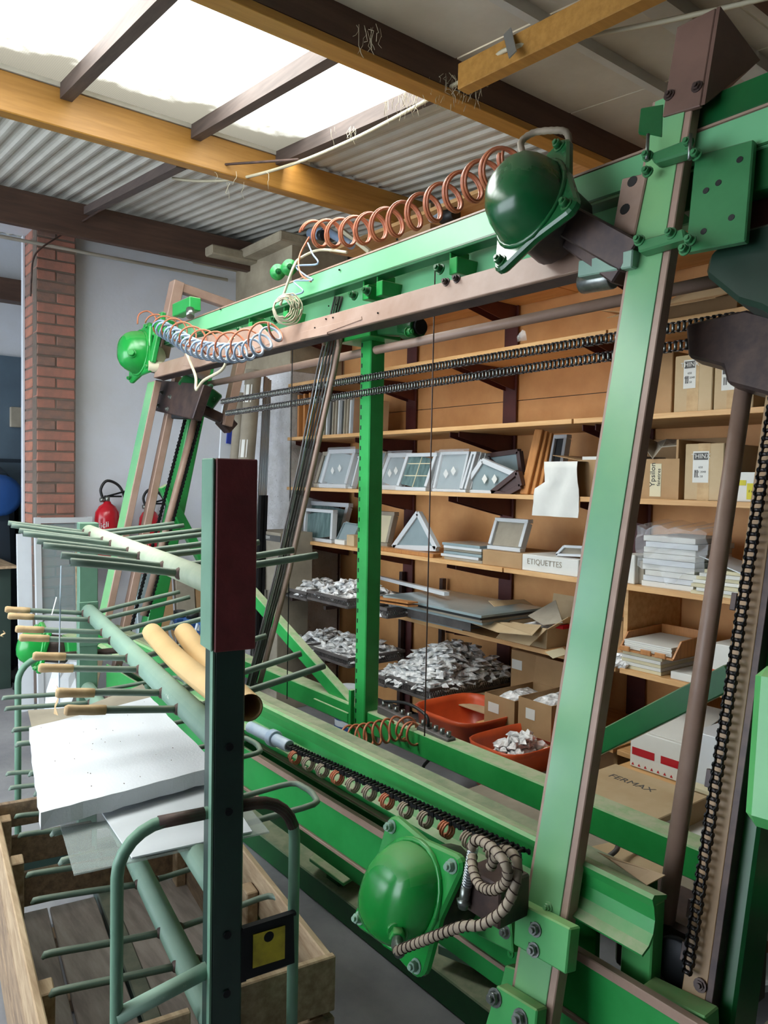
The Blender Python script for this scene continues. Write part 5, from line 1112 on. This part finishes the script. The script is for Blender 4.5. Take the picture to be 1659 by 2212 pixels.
t, *_ = boxpx('grey open carton right of the near leg', 1362, 1392, 1210, 2.85, 2, .2, mat='card_grey', tape=False)
stack('tall stack of white paper reams under clear plastic', X_(1392, 2.82), X_(1505, 2.82), 2.82, 3.1, T[2], Zt(1450, 1160, 2.82), 9, 'paper', kinds=['paper', 'white', 'paper'], names='ream')
rows = []
for i in range(7):
    z_ = Zt(1450, 1232, 2.82)+(.17)*i/6; rows.append([V((X_(1380, 2.8)+(X_(1530, 2.8)-X_(1380, 2.8))*j/9, 2.80-random.uniform(0, .03), z_+random.uniform(-.012, .012)-(.05 if i == 0 and j in (4, 5) else 0))) for j in range(10)])
rows.append([V((v.x, 3.0, Zt(1450, 1150, 2.82)+.03+random.uniform(0, .02))) for v in rows[-1]])
o = obj('plastic_bag', MB().grid(rows, None, False), 'film'); tag(o, 'crumpled clear plastic bag draped over the paper reams', 'plastic bag')
stack('loose heap of cream sheets at the right of the fourth shelf', X_(1508, 2.80), X_(1630, 2.80), 2.80, 3.05, T[2], Zt(1570, 1235, 2.80), 7, 'cream_paper', jit=.02, kinds=['cream_paper', 'paper'])
o = obj('white_sheet', MB().slab([P(1500, 1195, Y=2.86), P(1560, 1195, Y=3.05), P(1640, 1225, Y=3.05), P(1606, 1240, Y=2.80)], .004), 'white'); tag(o, 'tilted white board on the cream sheets', 'board')
# ---- basket trays full of clear packets
def tray(lab, x0, x1, y0, y1, z0, h, n, hh, s=.035, piles='white', grp=None):
    t = thing('basket_tray', lab, 'tray', ((x0+x1)/2, (y0+y1)/2, z0), grp)
    obj('tray_floor', MB().box(x0, x1, y0, y1, z0, z0+.006), 'grey_plastic', t)
    obj('rim', MB().box(x0-.006, x1+.006, y0-.006, y0+.006, z0+h-.018, z0+h).box(x0-.006, x1+.006, y1-.006, y1+.006, z0+h-.018, z0+h).box(x0-.006, x0+.006, y0, y1, z0+h-.018, z0+h).box(x1-.006, x1+.006, y0, y1, z0+h-.018, z0+h).box(x0, x1, y0-.004, y0+.004, z0, z0+.016).box(x1-.004, x1+.004, y0, y1, z0, z0+.016), 'grey_plastic', t, .002)
    m = MB()
    for L_, f in (((x1-x0), lambda a, z: V((x0+a, y0, z))), ((y1-y0), lambda a, z: V((x1, y0+a, z)))):
        k_ = int(L_/.016)
        for i in range(k_):
            a = L_*i/k_; b = min(a+.02, L_); m.beam(f(a, z0+.012), f(b, z0+h-.014), .003, .002); m.beam(f(b, z0+.012), f(a, z0+h-.014), .003, .002)
    obj('lattice_side', m, 'grey_plastic', t, kind='stuff')
    obj('side_panel', MB().box(x0+.02, x1-.02, y0+.008, y0+.011, z0+.006, z0+h-.02), 'grey_plastic', t)
    hp_ = tag(obj('heap_of_packets', packet_heap(x0+.014, x1-.014, y0+.016, y1-.014, z0+.007, hh, n, s), 'bags'), 'heap of crumpled clear packets in the '+lab, 'packets'); hp_['kind'] = 'stuff'
    return t
def traypx(lab, l, r, yb, Y, dep, h, n, hh, **k):
    x0, x1 = X_(l, Y, yb), X_(r, Y, yb); z0 = Zt((l+r)/2, yb, Y); return tray(lab, x0, x1, Y, Y+dep, z0, h, n, hh, **k), x0, x1, z0
_, ax0, ax1, az = traypx('upper left grey basket tray', 607, 662, 1292, 2.62, .40, .06, 90, .10)
_, bx0, bx1, bz = traypx('upper grey basket tray by the green upright', 664, 750, 1305, 2.56, .42, .06, 140, .12)
_, cx0, cx1, cz = traypx('lower left grey basket tray', 620, 664, 1405, 2.62, .40, .06, 80, .10)
_, dx0, dx1, dz = traypx('lower grey basket tray by the green upright', 662, 752, 1428, 2.56, .42, .06, 140, .12)
_, ex0, ex1, ez = traypx('middle basket tray right of the green upright under flat glass', 812, 836, 1334, 2.56, .36, .06, 30, .05)
_, gx0, gx1, gz = traypx('wide low basket tray heaped high with clear packets', 834, 928, 1500, 2.56, .60, .07, 420, .22, s=.045)
_, ix0, ix1, iz = traypx('small low basket tray beside the high heap', 800, 832, 1480, 2.60, .40, .06, 60, .10)
trk = thing('tray_rack', 'dark steel arms carrying the grey basket trays on the plaster wall', 'rack', (-3.9, 3.0, 0))
for x in (-4.35, -3.95, -3.55, -3.1, -2.95):
    obj('post', MB().box(x-.015, x+.015, 3.22, 3.25, 0, .95 if x < -3.2 else .5), 'brown_dark', trk)
    for z in ({round(az, 3), round(cz, 3)} if x < -3.6 else {round(ez, 3), round(gz, 3)} if x < -3.2 else {round(gz, 3)}): obj('arm', MB().box(x-.012, x+.012, 2.62, 3.22, z-.022, z-.002), 'brown_dark', trk)
# flat glass and profiles on the middle tray
x0, x1 = X_(812, 2.62), X_(905, 2.62)
stack('flat sheets of dark glass on the middle basket tray', ex0+.02, ex0+.78, 2.60, 3.05, ez+.065, ez+.12, 4, 'glass_grey', kinds=['glass_grey', 'card_grey', 'rubber'], jit=.02)
o = obj('white_profile', MB().beam(P(815, 1246, Y=3.0), P(965, 1283, Y=2.75), .03, .02), 'pvc'); tag(o, 'long white profile lying across the flat glass sheets', 'profile')
for i in range(2):
    o = obj('reddish_board', MB().beam(P(812, 1290+7*i, Y=2.6), P(892, 1302+7*i, Y=2.52), .06, .008), 'wood_orange'); tag(o, ['upper', 'lower'][i]+' thin reddish board poking out from the flat glass', 'board')
obj('tray_side', MB().box(-3.35, -2.75, 2.70, 2.706, ez-.0, ez+.06), 'grey_plastic', trk)
# ---- shelf 1
stack('spread stack of grey-green glass plates on the fifth shelf', X_(898, 2.80), X_(1010, 2.80), 2.80, 3.15, T[1], T[1]+.075, 7, 'glass_grey', kinds=['glass_grey', 'card_grey', 'glass_grey', 'back_grey'] , jit=.03, names='glass_plate')
t, x0, x1, zt_ = boxpx('open pale carton with wide splayed flaps and packets', 1102, 1182, 1350, 2.80, 1, .3, mat='card_pale', open_=True, flaps='', fill='bags')
obj('flap', MB().grid([[P(1102, 1345, Y=2.80), P(1170, 1350, Y=2.80)], [P(1060, 1340, Y=2.70), P(1150, 1372, Y=2.68)], [P(1018, 1345, Y=2.66), P(1075, 1365, Y=2.64)]], (0, 0, -.003), False), 'card_pale', t)
obj('flap', MB().slab([(x0, 3.1, zt_), (x0, 2.8, zt_), (x0-.20, 2.85, zt_+.07), (x0-.18, 3.1, zt_+.06)], .003), 'card_pale', t); obj('flap', MB().slab([P(1140, 1330, Y=2.85), P(1172, 1350, Y=2.8), P(1215, 1345, Y=2.80), P(1200, 1296, Y=2.95)], .003), 'card_grey', t)
o = obj('pink_scrap', MB().box(X_(1185, 2.8), X_(1205, 2.8), 2.85, 2.9, zt_, zt_+.02), 'red', t)
o = tag(obj('envelope', MB().slab([P(1178, 1408, Z=T[1]+.004), P(1215, 1398, Z=T[1]+.004), P(1228, 1412, Z=T[1]+.004), P(1195, 1422, Z=T[1]+.004)], .002), 'cream_paper'), 'small cream envelope left on the shelf by the open carton', 'envelope')
# right: letter tray on a thick pad
x0, x1 = X_(1352, 2.80), X_(1438, 2.80)
o = stack('thick cream pad of paper under the letter tray', x0, x1, 2.80, 3.1, T[1], T[1]+.075, 5, 'cream_paper', kinds=['cream_paper', 'paper'], jit=.006)
t = thing('letter_tray', 'orange-brown plastic letter tray holding white papers', 'letter tray', ((x0+x1)/2, 2.9, T[1]+.077)); zz0 = T[1]+.077
obj('tray_base', MB().box(x0-.01, x1+.06, 2.78, 3.1, zz0, zz0+.006), 'wood_orange', t); obj('tray_back', MB().box(x0-.01, x1+.06, 3.09, 3.1, zz0, zz0+.08), 'wood_orange', t)
for xx_ in (x0-.01, x1+.052): obj('tray_side', MB().prism([(2.78, zz0), (2.84, zz0+.07), (3.1, zz0+.08), (3.1, zz0)], (xx_, 0, 0), (0, 1, 0), (0, 0, 1), (.008, 0, 0)), 'wood_orange', t)
for xx_ in (x0, x0+.10, x1-.02): obj('tray_clip', MB().box(xx_, xx_+.05, 2.772, 2.78, zz0, zz0+.022), 'wood_orange', t, .003)
stack('white papers lying in the letter tray', x0+.005, x1+.04, 2.80, 3.07, zz0+.008, zz0+.045, 5, 'paper', jit=.004)
o = obj('silver_packets', packet_heap(X_(1312, 2.8), X_(1358, 2.8), 2.79, 2.9, T[1]+.001, .03, 24, .025), 'bags'); tag(o, 'few clear packets before the thick cream pad', 'packets'); o['kind'] = 'stuff'
t, *_ = boxpx('low white box right of the letter tray', 1448, 1502, 1455, 2.80, 1, .2, mat='paper', tape=False)
t, x0, x1, zt_ = boxpx('white and orange box beside the drive chain', 1535, 1605, 1395, 2.82, 1, .3, mat='paper', tape=False); obj('orange_band', MB().box(x0-.001, x1+.001, 2.8185, 2.8199, T[1], T[1]+.07), 'orange', t)
t, *_ = boxpx('plain brown box deep behind the near leg', 1318, 1346, 1340, 2.98, 1, .2, mat='card', tape=False)
# ---- shelf 0 and below
t, x0, x1, zt_ = boxpx('brown carton with a white sticker under the fifth shelf', 1104, 1188, 1412, 3.02, 0, .22, mat='card', tape=False); obj('sticker', MB().box(X_(1112, 3.02), X_(1134, 3.02), 3.0185, 3.0195, zt_-.10, zt_-.05), 'paper', t)
fl0 = tag(obj('flat_cardboard', MB().slab([P(945, 1506, Z=.43), P(1130, 1462, Z=.43), P(1200, 1500, Z=.43), P(1060, 1545, Z=.43)], .005), 'card_pale'), 'flat pale cardboard sheet on the lowest shelf', 'cardboard')
def obox(lab, l, r, yt, yb, Y, dep, mat, fill, st=None):
    x0, x1 = X_(l, Y, yt), X_(r, Y, yt); z1 = Zt((l+r)/2, yt, Y); z0 = Zt((l+r)/2, yb, Y); t = carton(lab, x0, x1, Y, Y+dep, z0, z1, mat=mat, open_=True, flaps='b', fill=fill)
    if st: obj('sticker', MB().box(X_(st[0], Y), X_(st[1], Y), Y-.0015, Y-.0005, z0+(z1-z0)*.45, z0+(z1-z0)*.75), 'paper', t)
    return t, z0
t, oz = obox('open carton of silver packets, left of two', 1047, 1112, 1505, 1575, 2.60, .34, 'card', 'bags', (1063, 1086)); t, oz2 = obox('open carton of silver packets, right of two', 1120, 1192, 1515, 1592, 2.60, .34, 'card', 'bags', (1145, 1165))
obj('shelf_extension', MB().box(X_(1040, 2.6), X_(1200, 2.6), 2.59, 3.25, min(oz, oz2)-.012, min(oz, oz2)-.002), 'shelf_wood', rack)
def bin_(lab, l, r, yt, yb, Y, dep, fill=False):
    x0, x1 = X_(l, Y, yt), X_(r, Y, yt); z1 = Zt((l+r)/2, yt, Y); z0 = max(.0, Zt((l+r)/2, yb, Y)); y0, y1 = Y, Y+dep
    t = thing('orange_bin', lab, 'bin', ((x0+x1)/2, (y0+y1)/2, z0)); n = 40; rows = []; cx_, cy_ = (x0+x1)/2, (y0+y1)/2; hw, hd = (x1-x0)/2, (y1-y0)/2
    for s, z in ((.80, z0), (.86, z0+.01), (.97, z1-.03), (1.0, z1-.025), (1.03, z1), (.99, z1), (.95, z1-.03), (.80, z0+.015), (.02, z0+.012)):
        r_ = []
        for k in range(n+1):
            a = 2*math.pi*k/n; ca, sa = math.cos(a), math.sin(a); e = 4.5; q = (abs(ca)**e+abs(sa)**e)**(-1/e); r_.append((cx_+ca*q*hw*s, cy_+sa*q*hd*s, z))
        rows.append(r_)
    obj('bin_shell', MB().grid(rows), 'orange', t)
    if fill: o = tag(obj('silver_packets', packet_heap(x0+.06, x1-.06, y0+.06, y1-.06, z0+.05, (z1-z0)*.8, 150, .03), 'bags'), 'silver packets filling the right orange bin', 'packets'); o['kind'] = 'stuff'
    return t
bin_('large orange plastic bin behind the rear rail, left one', 880, 1010, 1545, 1660, 2.35, .42)
bin_('orange plastic bin filled with silver packets, right one', 998, 1110, 1615, 1720, 2.25, .40, True)
t, *_ = boxpx('deep maroon carton behind the left orange bin', 935, 1010, 1505, 2.85, 0.0, .3, mat='maroon_steel', tape=False)
t, x0, x1, zt_ = boxpx('low grey carton under the pair of open cartons', 1085, 1180, 1655, 2.45, 0.0, .30, mat='card_grey', tape=False)
t = thing('paint_pail', 'blue and white striped pail by the green upright', 'pail', P(752, 1520, Y=2.55)); c_ = P(752, 1530, Y=2.55); c_.z = 0
obj('pail_body', MB().lathe([(0, 0), (.075, 0), (.08, .36), (.075, .362), (.07, .35), (0, .35)], c_, (0, 0, 1), 24), 'white', t)
for z in (.12, .18, .24, .30): obj('blue_band', MB().lathe([(.0795, z), (.0805, z+.025)], c_, (0, 0, 1), 24), 'navy', t)
# red-white pattern box and white boxes on right low shelf
t, x0, x1, zt_ = boxpx('white box with red triangles and a red band on the lowest shelf', 1362, 1476, 1592, 2.66, 0.43, .35, mat='paper', tape=False)
obj('red_band', MB().box(x0+.01, x0+.11, 2.6585, 2.6595, .48, .51).box(x1-.09, x1-.002, 2.6585, 2.6595, .48, .51), 'red', t)
for i in range(8): obj('red_mark', MB().prism([(-.006, 0), (.006, 0), (0, .011)], (x0+.015+i*(x1-x0-.03)/7, 2.6585, .438), (1, 0, 0), (0, 0, 1), (0, .001, 0)), 'red', t)
obj('red_mark_top', MB().box(x0+.02, x0+.03, 2.7, 2.71, zt_, zt_+.001).box(x0+.07, x0+.08, 2.75, 2.76, zt_, zt_+.001).box(x0+.12, x0+.13, 2.7, 2.71, zt_, zt_+.001).box(x0+.16, x0+.17, 2.76, 2.77, zt_, zt_+.001), 'red', t)
obj('lifted_lid', MB().slab([(x0, 2.68, zt_+.002), (x1, 2.68, zt_+.002), (x1, 3.0, zt_+.07), (x0, 3.0, zt_+.07)], .004), 'paper', t)
obj('shelf_extension', MB().box(X_(1340, 2.6), -.4, 2.60, 2.78, .405, .427), 'shelf_wood', rack)
t, *_ = boxpx('open white carton right of the screw rod on the lowest shelf', 1497, 1575, 1590, 2.66, .43, .3, mat='white', tape=False)
stack('cream ledger lying beside the open white carton', X_(1500, 2.62), X_(1590, 2.62), 2.60, 2.65, .43, .46, 2, 'cream_paper')
# big flat carton on the floor, papers and drawings on a low table
low = thing('low_table', 'low table of pale boards behind the rear green rail', 'table', (-1.6, 2.3, 0)); tz = .37
obj('table_top', MB().box(-2.1, -.2, 2.05, 2.58, tz-.025, tz), 'card_grey', low, .003)
for x in (-2.0, -.35):
    for y in (2.1, 2.5): obj('leg', MB().box(x-.02, x+.02, y-.02, y+.02, 0, tz-.025), 'brown_dark', low)
bx = carton('big flat grey carton with black print lying on the low table', -1.79, -1.40, 2.235, 2.57, tz, tz+.085, mat='card_pale', tape=False)
text('lettering', 'FERMAX', .05, (bx['_o'][0]-.04, 2.45, tz+.0857), (1, .0, 0), (0, 1, 0), 'print_dark', bx); obj('sticker', MB().box(-1.3998, -1.3988, 2.28, 2.40, tz+.02, tz+.065), 'paper', bx)
for (pts_, lab, mt) in (([(1270, 1830), (1400, 1800), (1500, 1880), (1350, 1900)], 'grey sheet of card with slots on the low table', 'card_pale'), ([(1360, 1760), (1530, 1720), (1560, 1790), (1440, 1850)], 'pale card sheet under the rear rail', 'paper')):
    tag(obj('card_sheet', MB().slab([P(x, y, Z=tz+.01) for x, y in pts_], .004), mt), lab, 'card')
o = obj('pale_roll', MB().cyl((-1.15, 2.12, tz+.09), (-.4, 2.12, tz+.09), .085, 24), 'cream_paper', None); tag(o, 'fat pale roll lying behind the screw rod', 'roll')
o = obj('stained_board', MB().slab([P(1600, 1960, Z=.2), P(1800, 1900, Z=.2), P(1900, 2100, Z=.2), P(1640, 2130, Z=.2)], .02), 'white'); tag(o, 'white board low down at the right edge behind the heavy post', 'board')
obj('orange_stain', MB().slab([P(1625, 1990, Z=.2005), P(1720, 1960, Z=.2005), P(1730, 2040, Z=.2005), P(1650, 2060, Z=.2005)], .0004), 'card', o)
obj('board_block', MB().box(-.9, -.3, 1.9, 2.0, 0, .18), 'card_grey', o)
o = obj('grey_tube_bend', MB().tube(smoothpath([P(1300, 1860, Z=tz+.02), P(1330, 1838, Z=tz+.05), P(1345, 1815, Z=tz+.06), P(1400, 1830, Z=tz+.02), P(1460, 1850, Z=tz+.02)]), .008, 8), 'grey_plastic'); tag(o, 'bent grey cable on the low table', 'cable')
# left of the shelves: grey cartons, sacks and blue tools by the column
t, x0, x1, zt_ = boxpx('upper grey carton with a dark strap beside the leaning profiles', 548, 606, 1148, 2.55, .80, .25, mat='card_grey', tape=False); obj('dark_strap', MB().box(x0-.002, x1+.002, 2.547, 2.5495, zt_-.06, zt_-.02), 'print_dark', t)
text('lettering', 'THERM', .03, ((x0+x1)/2, 2.5462, zt_-.04), (1, 0, 0), (0, 0, 1), 'paper', t); obj('white_sticker', MB().box(x0+.04, x0+.11, 2.548, 2.5495, .86, .96), 'paper', t)
t, x0, x1, zt2 = boxpx('lower grey carton under the strapped one', 552, 600, 1262, 2.56, .0, .24, mat='card_grey', tape=False)
obj('box_body', MB().box(x0, x1, 2.56, 2.80, zt2, .799), 'card_grey', t, .003)
for i, (px, pr, pt, mt) in enumerate(((292, 330, 1240, 'glass_grey'), (335, 372, 1215, 'card'), (378, 420, 1220, 'card_grey'), (420, 468, 1235, 'card'))):
    y0, y1, zt_ = P(px, pt, X=-5.15).y, P(pr, pt, X=-5.15).y-.01, P((px+pr)/2, pt, X=-5.15).z; o = obj('standing_sheet', MB().hexa([(-5.05, y0, 0), (-5.0, y0, 0), (-5.0, y1, 0), (-5.05, y1, 0), (-5.2, y0, zt_), (-5.15, y0, zt_), (-5.15, y1, zt_), (-5.2, y1, zt_)]), mt, None, .003)
    tag(o, ['bagged grey bundle', 'brown board', 'grey board', 'tan board'][i]+' standing behind the far legs of the press', 'bundle')
for i in range(3):
    c_ = P(388+28*i, 1340+3*i, Y=1.72); t = thing('blue_pump', ['leftmost', 'middle', 'rightmost'][i]+' small blue and black pump unit on the far rail', 'pump', c_-V((0, 0, .06)))
    obj('pump_body', MB().box(c_.x-.04, c_.x+.04, c_.y-.04, c_.y+.04, c_.z-.055, c_.z+.02), 'navy', t, .008); obj('pump_cap', MB().cyl(c_+V((0, 0, .02)), c_+V((0, 0, .055)), .034, 14), 'rubber', t)
    obj('pump_pipe', MB().tube(smoothpath([c_+V((.0, -.045, 0)), c_+V((.03, -.07, -.05)), c_+V((.05, -.05, -.12)), c_+V((.1, -.04, -.15))]), .008, 8), 'hose_white', t); obj('pump_label', MB().box(c_.x-.02, c_.x+.015, c_.y-.0415, c_.y-.04, c_.z-.035, c_.z-.005), 'paper', t)
    obj('pump_stem', MB().cyl(V((c_.x, c_.y+.03, .60)), c_-V((0, -.03, .05)), .02, 10), 'grey_plastic', t)
o = obj('cable_hoops', MB().tube(helix([P(430, 1400, Y=1.7), P(436, 1402, Y=1.7)], .07, 4, 20), .006, 6), 'hose_white'); tag(o, 'pale hoops of cable hanging under the blue pumps', 'cable')
